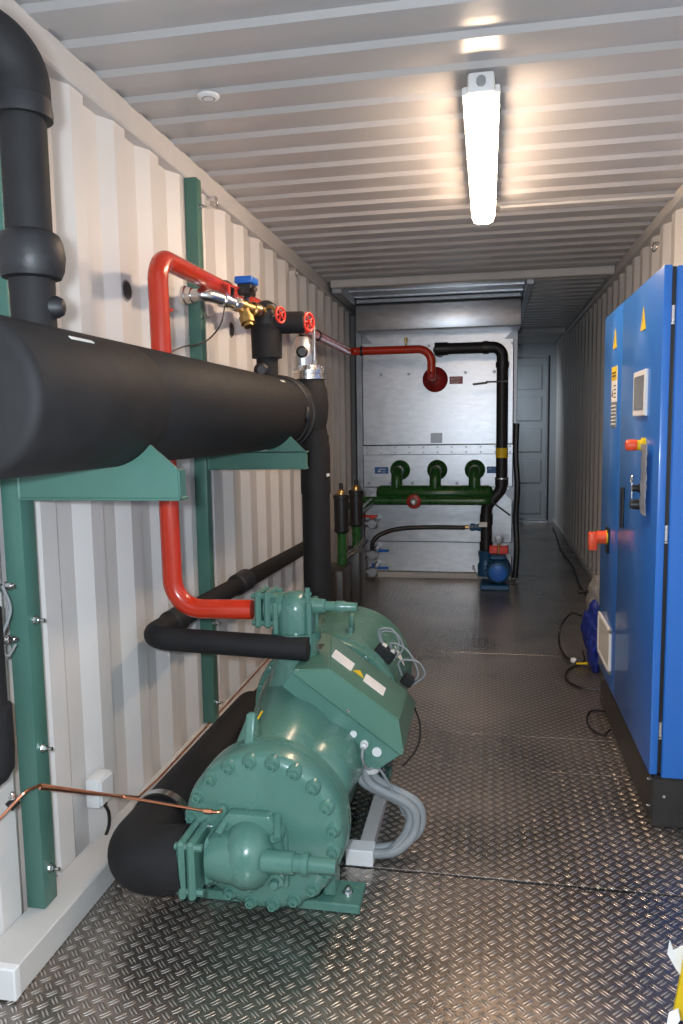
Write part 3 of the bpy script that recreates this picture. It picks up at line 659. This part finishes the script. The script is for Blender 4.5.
# ------------------------------------------------------------------ blue control cabinet
T = Thing('control_cabinet', 'tall blue two-door control cabinet against the right wall', 'cabinet', (.8, 3.5, 0))
b = NB(); box(b, .632, .995, 2.85, 4.19, .195, 2.02, .004); box(b, .612, .64, 2.88, 4.17, .23, 2.0); T.part('body', b, 'blue')
def door(y0, y1):
    b = NB(); box(b, .590, .618, y0, y1, .205, 2.025, .004, 2); return b
dn = T.part('door', door(2.855, 3.668), 'blue', label='near door with screen')
df = T.part('door', door(3.674, 4.20), 'blue', label='far door with rotary switch and filter vent')
b = NB(); box(b, .61, .632, 2.865, 2.88, .21, 2.02); T.part('door_gasket', b, 'black')
b = NB(); box(b, .604, .99, 2.865, 4.185, 0, .185, .003); pl = T.part('plinth', b, 'plinth')
b = NB(); box(b, .608, .99, 2.862, 2.87, .185, .2); T.part('plinth_gap', b, 'black')
b = NB(); box(b, .72, .728, 2.86, 2.868, .0, .185, .001); box(b, .728, .99, 2.862, 2.867, .09, .094); T.part('plinth_seam', b, 'black', pl)
for (x, y, z, d) in ((.603, 2.93, .155, (-1, 0, 0)), (.603, 2.93, .05, (-1, 0, 0)), (.603, 4.1, .155, (-1, 0, 0)), (.603, 4.1, .05, (-1, 0, 0)), (.645, 2.864, .12, (0, -1, 0))):
    b = NB(); bolt(b, (x, y, z), d, .006, .004, False); T.part('plinth_screw', b, 'steel', pl)
for z in (1.86, 1.10, .38):
    b = NB(); cyl(b, (.623, 2.855, z-.028), (.623, 2.855, z+.028), .007, n=12); cyl(b, (.623, 2.855, z-.036), (.623, 2.855, z-.030), .008, n=12); T.part('hinge', b, 'steel')
xf = .590
def facebox(y0, y1, z0, z1, th=.003, bev=0., x=xf): bb_ = NB(); box(bb_, x-th, x+.001, y0, y1, z0, z1, bev); return bb_
def tri(y, z, s):
    b = NB(); prism(b, [(-s/2, 0), (s/2, 0), (0, s*.9)], (xf-.001, y, z), (0, 1, 0), (0, 0, 1), (-1, 0, 0), .0015); return b
def boltmark(y, z, s):
    b = NB(); prism(b, [(-.02*s, .25*s), (.10*s, .48*s), (.02*s, .48*s), (.10*s, .68*s), (-.03*s, .42*s), (.04*s, .42*s), (-.06*s, .22*s)], (xf-.0025, y, z-.03*s), (0, 1, 0), (0, 0, 1), (-1, 0, 0), .001); return b
w1 = T.part('warning_triangle', tri(3.19, 1.845, .10), 'yellow', dn); T.part('warning_triangle', tri(3.86, 1.84, .10), 'yellow', df)
T.part('warning_symbol', boltmark(3.19, 1.845, .1), 'ink', dn); T.part('warning_symbol', boltmark(3.86, 1.84, .1), 'ink', df)
T.part('operator_panel', facebox(3.065, 3.305, 1.515, 1.69, .012, .003), 'white', dn, label='white framed display')
T.part('display', facebox(3.09, 3.275, 1.54, 1.67, .0145, .001), 'screen', dn)
T.part('sign', facebox(3.775, 3.925, 1.59, 1.755), 'paper', df, label='white and yellow warning sign')
T.part('sign_header', facebox(3.777, 3.923, 1.69, 1.753, .004), 'yellow', df)
T.part('sign_base', facebox(3.777, 3.923, 1.47, 1.588, .003), 'screen', df, label='grey lower sign')
b = NB()
for z in (1.725, 1.71): box(b, xf-.005, xf-.003, 3.80, 3.90, z-.003, z+.004)
for k in range(4): box(b, xf-.004, xf-.002, 3.79, 3.86, 1.608+k*.018, 1.613+k*.018)
prism(b, [(-.018, 0), (.018, 0), (0, .034)], (xf-.003, 3.895, 1.615), (0, 1, 0), (0, 0, 1), (-1, 0, 0), .001); T.part('sign_lettering', b, 'ink', df)
b = NB()
for k in range(6): box(b, xf-.005, xf-.002, 3.79, 3.91, 1.483+k*.017, 1.489+k*.017)
T.part('sign_lettering', b, 'paper', df)
# emergency stop
b = NB(); lathe(b, (xf, 3.10, 1.405), (-1, 0, 0), [(0, .028), (.012, .028), (.014, .020), (.03, .020)], 26); es = T.part('emergency_stop', b, 'yellow', dn, label='emergency stop with yellow collar')
b = NB(); lathe(b, (xf-.026, 3.10, 1.405), (-1, 0, 0), [(0, .015), (.006, .021), (.035, .022), (.044, .017), (.046, .005)], 26); T.part('button', b, 'orange', es, label='orange red push button')
b = NB(); t = NB(); rr = random.Random(9)
g0 = [[V((xf-.016-rr.uniform(0, .006), 2.97+.017*a_+rr.uniform(-.003, .003), 1.41-.0175*c__)) for a_ in range(7)] for c__ in range(16)]
va = [[t.verts.new(p_) for p_ in row] for row in g0]; vb = [[t.verts.new(p_+V((.003, 0, 0))) for p_ in row] for row in g0]
for q_ in range(15):
    for r_ in range(6):
        t.faces.new((va[q_][r_], va[q_][r_+1], va[q_+1][r_+1], va[q_+1][r_])); t.faces.new((vb[q_][r_], vb[q_+1][r_], vb[q_+1][r_+1], vb[q_][r_+1]))
for q_ in range(15):
    for e_ in (0, 6): t.faces.new((va[q_][e_], va[q_+1][e_], vb[q_+1][e_], vb[q_][e_]))
for r_ in range(6):
    for e_ in (0, 15): t.faces.new((va[e_][r_], va[e_][r_+1], vb[e_][r_+1], vb[e_][r_]))
bmesh.ops.recalc_face_normals(t, faces=t.faces[:]); add(b, t); T.part('document_sleeve', b, 'film', dn, label='crumpled clear sleeve hanging on the door')
b = NB(); lathe(b, (xf, 3.10, 1.24), (-1, 0, 0), [(0, .018), (.02, .018), (.022, .013), (.045, .013)], 18); T.part('key_switch', b, 'black', dn); b = NB(); lathe(b, (xf, 3.12, 1.175), (-1, 0, 0), [(0, .02), (.025, .02), (.045, .016)], 18); sw = T.part('key_switch', b, 'black', dn)
b = NB(); box(b, xf-.046, xf-.042, 3.095, 3.105, 1.20, 1.27); ring(b, (xf-.044, 3.10, 1.275), (1, 0, 0), .012, .003, 16, 6); T.part('key', b, 'steel', sw)
T.part('door_handle', facebox(3.515, 3.540, 1.03, 1.21, .014, .004), 'black', dn)
b = NB(); box(b, xf-.010, xf, 3.90, 3.97, .85, .98, .004); rs = T.part('rotary_switch', b, 'black', df)
b = NB(); lathe(b, (xf-.008, 3.93, .93), (-1, 0, 0), [(0, .036), (.006, .036)], 28); T.part('switch_collar', b, 'yellow', rs)
b = NB(); lathe(b, (xf-.012, 3.93, .93), (-1, 0, 0), [(0, .033), (.045, .031)], 28); box(b, xf-.095, xf-.055, 3.905, 3.955, .865, .955, .007, 2); T.part('switch_knob', b, 'orange', rs, label='orange red rotary knob')
b = NB(); y0, y1, z0, z1 = 3.76, 4.16, .285, .505
box(b, xf-.012, xf, y0, y1, z0, z0+.022, .003); box(b, xf-.012, xf, y0, y1, z1-.022, z1, .003); box(b, xf-.012, xf, y0, y0+.026, z0, z1, .003); box(b, xf-.012, xf, y1-.026, y1, z0, z1, .003)
vt = T.part('filter_vent', b, 'paper', df, label='cream filter vent frame')
b = NB(); box(b, xf-.004, xf, y0+.02, y1-.02, z0+.02, z1-.02)
for k in range(13): obox(b, (xf-.006, (y0+y1)/2, z0+.03+k*.0135), (1, 0, .6), (0, 1, 0), (-.6, 0, 1), .010, y1-y0-.05, .0025)
T.part('louvre', b, 'filt', vt)

# ------------------------------------------------------------------ cooler unit at the far end
UY = 7.49
T = Thing('cooler_unit', 'large galvanised sheet metal cooler filling the left side of the far end', 'cooler', (-.48, 7.9, 0))
b = NB(); box(b, -1.20, .235, UY, 9.6, 1.31, 2.40, .004); T.part('upper_panel', b, 'galv')
b = NB(); box(b, -1.21, .24, UY-.012, UY+.01, 1.215, 1.305, .003); T.part('joint_strip', b, 'galv')
b = NB(); box(b, -1.20, .235, UY-.002, 9.6, .90, 1.215, .003); T.part('middle_panel', b, 'galv')
b = NB(); box(b, -1.195, .232, UY+.006, 9.6, .36, .895, .003); T.part('lower_panel', b, 'galv')
b = NB(); box(b, -1.195, .232, UY+.006, 9.6, .06, .355, .003); T.part('base_panel', b, 'galv')
b = NB(); box(b, -1.19, .23, UY-.03, 9.6, 0, .055, .004); T.part('base_rail', b, 'rail', label='cream base rail')
b = NB(); box(b, .237, .275, UY+.02, 9.6, 0, 2.38, .004); T.part('corner_profile', b, 'galvd')
b = NB(); box(b, -1.26, -1.20, UY-.03, UY+.1, 0, 2.42, .004); T.part('corner_profile', b, 'galvd')
# wavy black seal on the right side
b = NB(); tube(b, smooth_path([(.268, UY-.02, 1.50), (.262, UY-.04, 1.2), (.28, UY-.06, .9), (.268, UY-.05, .6), (.28, UY-.07, .3), (.265, UY-.07, .03)]), .028, n=10); T.part('edge_seal', b, 'black')
for z in (2.35, .87, .33):
    b = NB(); prism(b, [(0, 0), (.10, .0), (.10, .10)] if z > 2 else [(0, .04), (.10, .10), (.10, -.06)], (.15, UY-.012, z-.06), (1, 0, 0), (0, 0, 1), (0, 1, 0), .01); T.part('gusset', b, 'galvd')
    b = NB(); prism(b, [(0, 0), (-.10, .0), (-.10, .10)] if z > 2 else [(0, .04), (-.10, .10), (-.10, -.06)], (-1.10, UY-.012, z-.06), (1, 0, 0), (0, 0, 1), (0, 1, 0), .01); T.part('gusset', b, 'galvd')
# hood
b = NB(); prism(b, [(0, 0), (.36, 0), (.36, .24), (.34, .265), (.08, .26), (0, .225)], (-1.20, 7.12, 2.37), (0, 1, 0), (0, 0, 1), (1, 0, 0), 1.485, .004); T.part('hood', b, 'galv')
b = NB(); box(b, -1.195, .28, 7.14, 7.2, 2.62, 2.655, .003); T.part('hood_lip', b, 'galvd')
b = NB(); box(b, -1.19, .27, 7.135, 7.145, 2.30, 2.372); 
b.free()
# bolts / rivets
for z, xs in ((2.25, [-1.14+.195*k for k in range(8)]), (1.99, [-1.02+.27*k for k in range(5)])):
    for x in xs:
        b = NB(); bolt(b, (x, UY, z), (0, -1, 0), .011, .010); T.part('panel_bolt', b, 'galvd')
for x in [-1.15+.215*k for k in range(7)]:
    b = NB(); bolt(b, (x, UY-.002, .935), (0, -1, 0), .011, .010); T.part('panel_bolt', b, 'galvd')
for k in range(11):
    for z in (1.235, 1.285):
        b = NB(); cyl(b, (-1.16+.137*k, UY-.012, z), (-1.16+.137*k, UY-.018, z), .009, n=10); T.part('rivet', b, 'galvd')
b = NB(); box(b, -.54, -.43, UY-.006, UY, 1.325, 1.42, .002)
for k in range(5): box(b, -.53, -.44, UY-.009, UY-.004, 1.335+k*.016, 1.341+k*.016)
T.part('air_grille', b, 'galvd')
def sign(x0, x1, z0, z1, m, lines):
    b = NB(); box(b, x0, x1, UY-.006, UY-.003, z0, z1, .001); p = T.part('sign', b, m, label=('red' if m == 'redl' else 'blue')+' printed sign')
    b = NB()
    for (a, c, e, f) in lines: box(b, a, c, UY-.009, UY-.006, e, f)
    T.part('sign_lettering', b, 'paper', p)
sign(-.36, -.235, 1.885, 1.955, 'redl', [(-.35, -.25, 1.936, 1.943), (-.35, -.26, 1.921, 1.926), (-.35, -.245, 1.907, 1.912), (-.35, -.27, 1.894, 1.899)])
sign(-1.09, -.955, 1.03, 1.095, 'bluel', [(-1.05, -.98, 1.07, 1.078), (-1.06, -1.03, 1.045, 1.062), (-1.02, -.98, 1.045, 1.05)])
sign(-.005, .10, 1.03, 1.095, 'bluel', [(.005, .04, 1.07, 1.075)])

# ------------------------------------------------------------------ green header on the cooler
T = Thing('green_header', 'dark green pipe header with three elbow branches on the cooler front', 'pipe header', (-.48, 7.2, .8))
HY, HZ = 7.17, .865
b = NB(); lathe(b, (-1.03, HY, HZ), (1, 0, 0), [(0, .02), (.01, .055), (.04, .074), (1.04, .074), (1.07, .055), (1.08, .02)], 36); T.part('header', b, 'leaf', ang=50)
for k, x in enumerate((-.838, -.478, -.118)):
    b = NB(); lathe(b, (x, UY-.003, 1.065), (0, -1, 0), [(0, .098), (.012, .098), (.016, .085), (.05, .055), (.10, .05)], 32)
    tube(b, [(x, UY-.10, 1.065), (x, HY+.0, 1.065), (x, HY, .90)], .052, .10, 24, 10); T.part('branch', b, 'leaf', ang=50)
b = NB(); cyl(b, (-1.22, 7.02, .808), (-.03, 7.02, .808), .038, n=26); tube(b, [(-.03, 7.02, .808), (0, 7.02, .808), (0, 7.16, .83)], .038, .03, 20); T.part('front_pipe', b, 'leaf')
b = NB(); lathe(b, (-.66, 6.99, .805), (0, -1, 0), [(0, .062), (.012, .066), (.02, .05), (.022, .035)], 28); fp = T.part('gauge_flange', b, 'redd', label='dark red flange')
b = NB(); lathe(b, (-.66, 6.965, .805), (0, -1, 0), [(0, .032), (.02, .032), (.03, .018)], 20); T.part('gauge_cap', b, 'steel', fp)

# two filter driers
for i, (x, y) in enumerate(((-1.075, 5.62), (-1.03, 6.02))):
    T = Thing('filter_drier', ['black cylindrical filter drier standing nearer to the camera', 'black cylindrical filter drier standing further back, nearer the cooler'][i], 'filter', (x, y, .7), 'filter driers beside the cooler')
    b = NB(); lathe(b, (x, y, .70), (0, 0, 1), [(0, .045), (.01, .053), (.015, .058), (.03, .058), (.032, .054), (.255, .054), (.258, .060), (.285, .060), (.29, .05)], 30); T.part('canister', b, 'black')
    b = NB(); lathe(b, (x, y, .99), (0, 0, 1), [(0, .03), (.02, .03), (.035, .022), (.045, .01)], 16); T.part('brass_cap', b, 'brass')
    b = NB(); cyl(b, (x, y, 1.03), (x, y, 1.075), .014, n=12); T.part('coil', b, 'black')
T = Thing('green_pipe_stand', 'dark green pipework rising from the floor below the filter driers', 'pipework', (-1.05, 5.8, 0))
for x, y in ((-1.075, 5.62), (-1.03, 6.02)):
    b = NB(); tube(b, [(x, y, .70), (x, y, .42), (x-.02, y, .0)], .035, .02, 20); T.part('upright', b, 'leaf')
b = NB(); tube(b, [(-1.03, 6.02, .80), (-1.05, 7.02, .808)], .03, n=16); tube(b, [(-1.18, 6.5, .808), (-1.2, 7.02, .808)], .03, n=12); T.part('crossover', b, 'leaf')
b = NB(); tube(b, [(-1.075, 5.60, .50), (-1.0, 5.75, .54), (-.97, 5.98, .60)], .022, .08, 14); T.part('valve_line', b, 'steel')
b = NB(); box(b, -1.17, -1.02, 5.35, 5.7, 0, .46, .01, 2); box(b, -1.14, -.98, 5.85, 6.15, 0, .52, .01, 2); T.part('base_box', b, 'plinth')
b = NB(); lathe(b, (-1.09, 4.95, 0), (0, 0, 1), [(0, .055), (.40, .055), (.42, .045), (.44, .045), (.45, .03)], 24)
single('black_canister', b, 'black', 'black upright cylinder on the floor behind the vertical drop pipe', 'cylinder', (-1.09, 4.95, 0))
b = NB(); lathe(b, (-.945, 5.4, 0), (0, 0, 1), [(0, .03), (.05, .03), (.07, .022), (.09, .02), (.095, .01)], 20)
single('floor_fitting', b, 'lidg', 'small pale green capped fitting on the floor behind the compressor', 'pipe fitting', (-.945, 5.4, 0))

# ball valves at the cooler's left foot
for i, (x, y, z, hm, hx) in enumerate(((-1.07, 7.1, .585, 'redw', -.01), (-1.07, 7.1, .29, 'bluet', .11), (-1.07, 7.1, .125, 'bluet', .11))):
    T = Thing('ball_valve', ['steel ball valve with red lever under the green header', 'steel ball valve with blue lever where the black hose ends', 'steel ball valve with blue lever nearest the floor'][i], 'valve', (x, y, z))
    b = NB(); lathe(b, (x-.10, y, z), (1, 0, 0), [(0, .022), (.04, .022), (.042, .034), (.07, .034), (.075, .045), (.12, .052), (.15, .045)], 24)
    cyl(b, (x, y, z), (x, UY+.006, z+.0), .03, n=20); cyl(b, (x+.01, y-.05, z), (x+.01, y-.0, z), .04, n=24); T.part('body', b, 'galvd')
    b = NB(); cyl(b, (x+.01, y-.02, z+.04), (x+.01, y-.02, z+.085), .009, n=10)
    hw = .07 if i == 0 else .052; box(b, x+hx-hw, x+hx+hw, y-.035, y-.015, z+.060 if i == 0 else z+.03, z+.082 if i == 0 else z+.052, .004); T.part('lever', b, hm)
T = Thing('black_hose', 'black hose curving from the blue coupling down to the middle ball valve', 'hose', (-.6, 7.2, .4))
b = NB(); tube(b, smooth_path([(-1.06, 7.06, .34), (-1.05, 7.06, .42), (-.98, 7.08, .485), (-.82, 7.14, .53), (-.55, 7.2, .54), (-.20, 7.2, .54)]), .021, n=16); T.part('hose', b, 'black')
b = NB(); lathe(b, (-.20, 7.2, .545), (1, 0, 0), [(0, .02), (.03, .02)], 12); T.part('ferrule', b, 'brass')
b = NB(); lathe(b, (-.16, 7.2, .545), (1, 0, 0), [(0, .02), (.01, .036), (.04, .036), (.045, .03), (.07, .03), (.075, .036), (.11, .036), (.16, .02)], 10); T.part('coupling', b, 'pump', label='dark blue coupling')

# black drain pipe on the cooler
T = Thing('black_pipe', 'black pipe from the cooler top right running down to the blue pump', 'pipe', (.1, 7.2, .3))
PY_ = 7.2
b = NB(); tube(b, [(-.45, UY, 2.19), (-.45, PY_, 2.19), (.128, PY_, 2.19), (.128, PY_, .90), (-.008, PY_, .74), (-.008, PY_, .26), (-.0, PY_-.05, .20)], .051, [.08, .09, .12, .12, .06], 28, 10); T.part('pipe', b, 'rubber2', ang=50)
for c, d, L in (((-.42, PY_, 2.19), (1, 0, 0), .12), ((-.02, PY_, 2.19), (1, 0, 0), .05), ((.128, PY_, 2.03), (0, 0, 1), .05), ((.128, PY_, .97), (0, 0, 1), .07), ((-.008, PY_, .62), (0, 0, 1), .10), ((-.008, PY_, .36), (0, 0, 1), .10)):
    b = NB(); c = V(c); d = V(d); lathe(b, c-d*L/2, d, [(0, .048), (0, .059), (L, .059), (L, .048)], 28); T.part('coupling', b, 'black')
b = NB(); band(b, (.128, PY_, 1.235), (0, 0, 1), .0515, .002, .09); T.part('yellow_tape', b, 'yellow', label='yellow marking tape')
b = NB(); band(b, (.128, PY_, 1.0), (0, 0, 1), .0595, .003, .015); T.part('hose_clamp', b, 'steel')
b = NB(); box(b, -.02, .17, PY_-.066, PY_-.058, 1.87, 1.885, .002); obox(b, (-.07, PY_-.05, 1.865), (1, 0, .1), (0, 1, 0), (-.1, 0, 1), .13, .02, .018, .002); T.part('pipe_bracket', b, 'black')
b = NB(); obox(b, (.12, PY_-.06, .73), (1, 0, -.75), (0, 1, 0), (.75, 0, 1), .22, .014, .016, .003); T.part('pipe_bracket', b, 'plinth')
b = NB(); box(b, -.075, .0, PY_-.059, PY_-.054, .555, .60); T.part('tag', b, 'paper')

# pump
T = Thing('pump', 'dark blue circulation pump on the floor below the black pipe', 'pump', (.09, 7.05, 0))
b = NB(); lathe(b, (.10, 6.92, .17), (0, 1, 0), [(0, .05), (.005, .085), (.02, .10), (.20, .105), (.22, .12), (.25, .12), (.26, .10)], 36)
for k in range(18):
    a = 2*PI*k/18; obox(b, (.10+.108*math.cos(a), 7.04, .17+.108*math.sin(a)), (math.cos(a), 0, math.sin(a)), (0, 1, 0), (-math.sin(a), 0, math.cos(a)), .02, .15, .004)
T.part('motor', b, 'pump')
b = NB(); lathe(b, (.10, 6.915, .17), (0, -1, 0), [(0, .075), (.015, .073), (.022, .05)], 32); T.part('fan_cover', b, 'bluet', label='brighter blue end cover')
b = NB(); lathe(b, (-.01, PY_-.05, .10), (0, 0, 1), [(0, .07), (.10, .075), (.13, .06), (.18, .062), (.20, .07), (.23, .07)], 28); box(b, -.06, .2, 6.95, 7.25, 0, .05, .01); T.part('volute', b, 'pump')
b = NB(); box(b, .03, .17, 7.0, 7.12, .275, .31, .008); T.part('terminal_box', b, 'pump')
b = NB(); box(b, .02, .19, 7.08, 7.14, .315, .39, .006); T.part('valve_block', b, 'redw', label='red valve block')
b = NB(); cyl(b, (.105, 7.07, .32), (.105, 7.07, .43), .012, n=12); T.part('brass_riser', b, 'brass')
b = NB(); lathe(b, (.105, 7.06, .455), (0, -1, 0), [(0, .038), (.02, .038), (.022, .032)], 28); T.part('gauge', b, 'galvd', label='round pressure gauge')
b = NB(); cyl(b, (-.12, 7.0, .18), (-.12, 7.0, .22), .01, n=10); tube(b, smooth_path([(-.12, 7.0, .2), (-.09, 6.99, .14), (-.07, 6.98, .07), (-.08, 6.98, .01)]), .006, n=8); T.part('flex_line', b, 'grey')

# ------------------------------------------------------------------ floor clutter behind and beside the cabinet
T = Thing('fabric_bag', 'rumpled blue and grey fabric bag on the floor behind the blue cabinet', 'bag', (.7, 4.8, 0))
def lump(cx, cy, cz, sx, sy, sz, seed, m, nm):
    t = NB(); bmesh.ops.create_icosphere(t, subdivisions=4, radius=1)
    rr = random.Random(seed); ph = [rr.uniform(0, 6) for _ in range(6)]
    for v in t.verts:
        c = v.co; k = 1+.10*math.sin(5*c.x+ph[0])*math.cos(4*c.z+ph[1])+.07*math.sin(9*c.y+ph[2]+4*c.z)+.05*math.sin(13*c.z+ph[3]+6*c.x)
        z = cz+c.z*k*sz
        v.co = V((cx+c.x*k*sx, cy+c.y*k*sy, max(z, .002)))
    T.part(nm, t, m)
lump(.685, 4.95, .19, .085, .16, .20, 2, 'bag', 'bag_body'); lump(.645, 4.72, .13, .045, .10, .14, 3, 'bag', 'bag_pocket')
lump(.705, 5.0, .36, .075, .13, .18, 5, 'cloth', 'cloth')
b = NB(); cyl(b, (.575, 5.02, .42), (.75, 5.05, .42), .011, n=12); cyl(b, (.58, 5.02, .42), (.60, 5.02, .42), .014, n=12)
single('black_bar', b, 'black', 'short black bar sticking out above the blue bag behind the cabinet', 'bar', (.65, 5.02, .42))
def cable(pts, r, lab, m='black', name='floor_cable', grp=None):
    b = NB(); tube(b, smooth_path(pts, 10), r, n=10); single(name, b, m, lab, 'cable', pts[0], grp)
cable([(.62, 4.35, .006), (.52, 4.38, .006), (.46, 4.52, .006), (.49, 4.70, .006), (.60, 4.88, .006), (.62, 5.1, .01)], .006, 'black cable loop on the floor at the far corner of the cabinet plinth')
cable([(.60, 3.98, .02), (.54, 4.02, .006), (.50, 3.90, .006), (.505, 3.77, .006), (.55, 3.70, .006), (.59, 3.74, .02)], .005, 'small black cable loop on the floor beside the cabinet plinth')
cable([(.62, 5.2, .22), (.56, 5.25, .22), (.50, 5.3, .12), (.48, 5.2, .03), (.50, 4.95, .01), (.56, 4.80, .02)], .007, 'black cable arching out of the blue bag with a yellow marker')
cable([(.93, 11.3, .008), (.90, 10.3, .008), (.86, 9.2, .008), (.88, 8.2, .008), (.84, 7.2, .008), (.86, 6.4, .02), (.80, 5.4, .30)], .010, 'long dark cable lying along the foot of the right wall', 'rubber2')
b = NB(); cyl(b, (.495, 5.29, .10), (.50, 5.3, .125), .010, n=10); cyl(b, (.485, 5.1, .018), (.51, 5.0, .018), .009)
b.free()
T = Thing('cable_plug', 'small plug with white end and yellow tie lying in front of the blue bag', 'plug', (.54, 4.8, 0))
b = NB(); ball(b, (.535, 4.84, .022), .020, 1, 1, .9); T.part('plug_body', b, 'white'); b = NB(); cyl(b, (.55, 4.80, .015), (.61, 4.76, .03), .007, n=10); T.part('yellow_tie', b, 'yellow')

# bottom right corner: yellow bar with torn white tape
T = Thing('yellow_bar', 'yellow bar with torn white tape, cut off by the lower right picture corner', 'bar', (.5, 1.8, 0))
b = NB(); d_ = V((.14, .02, 1)).normalized(); n_0 = V((1, 0, 0)).cross(d_).normalized()
obox(b, V((.459+.045, 1.888, .004))+d_*.20, n_0.cross(d_), d_, n_0, .085, .40, .016, .003); T.part('bar', b, 'yellow')
b = NB()
def sliver(pts, th):
    t = NB(); loft(t, [[V(p) for p in pts], [V(p)+V((.002, .003, .002))*th for p in pts]]); add(b, t)
sliver([(.448, 1.90, .17), (.452, 1.90, .205), (.462, 1.905, .175), (.475, 1.90, .19), (.50, 1.90, .20), (.50, 1.90, .13), (.48, 1.89, .12), (.466, 1.89, .14)], 1)
T.part('torn_tape', b, 'paper', label='torn white tape, larger scrap'); b = NB()
sliver([(.425, 1.79, .06), (.432, 1.80, .088), (.452, 1.80, .10), (.455, 1.79, .08), (.437, 1.78, .055)], 1)
T.part('torn_tape', b, 'paper', label='torn white tape')

# ------------------------------------------------------------------ camera
sc = bpy.context.scene
f, p, y, r = 767., .110, .1888, -.0155
cy, sy, cp_, sp_ = math.cos(y), math.sin(y), math.cos(p), math.sin(p)
F = V((-sy*cp_, cy*cp_, -sp_)); rt = V((cy, sy, 0)); up = rt.cross(F)
r2 = rt*math.cos(r)+up*math.sin(r); u2 = -rt*math.sin(r)+up*math.cos(r)
cam = bpy.data.cameras.new('camera'); co = bpy.data.objects.new('camera', cam); COL.objects.link(co)
cam.sensor_fit = 'VERTICAL'; cam.sensor_height = 24; cam.lens = f/1024*24; cam.clip_start = .02
co.matrix_world = Matrix(((r2.x, u2.x, -F.x, 0), (r2.y, u2.y, -F.y, 0), (r2.z, u2.z, -F.z, 1.49), (0, 0, 0, 1)))
sc.camera = co

# ------------------------------------------------------------------ light: the lamp, the photographer's flash, weak daylight from the open end
fl_ = bpy.data.lights.new('camera_flash', 'POINT'); fl_.shadow_soft_size = .03; fl_.energy = 165; fl_.color = (.80, .90, 1.0)
fo = bpy.data.objects.new('camera_flash', fl_); COL.objects.link(fo); fo.location = (-.11, .03, 1.53)
fo.rotation_euler = V((-.16, 1, -.08)).to_track_quat('-Z', 'Y').to_euler()
rl = bpy.data.lights.new('rear_fill_light', 'AREA'); rl.size = .3; rl.energy = 5; rl.spread = math.radians(100); rl.color = (.85, .93, 1.0)  # added fill light without a fitting, unseen behind the cooler, brightens the end door
ro = bpy.data.objects.new('rear_fill_light', rl); COL.objects.link(ro); ro.location = (-.5, 11.2, 2.35); ro.rotation_euler = V((.9, .75, -.9)).to_track_quat('-Z', 'Y').to_euler()
w = bpy.data.worlds.new('world'); sc.world = w; w.use_nodes = True
bg = w.node_tree.nodes['Background']; bg.inputs[0].default_value = (.62, .76, 1, 1); bg.inputs[1].default_value = .22
sc.view_settings.view_transform = 'Standard'; sc.view_settings.look = 'None'; sc.view_settings.gamma = 1; sc.view_settings.use_curve_mapping = False
sc.view_settings.exposure = .12
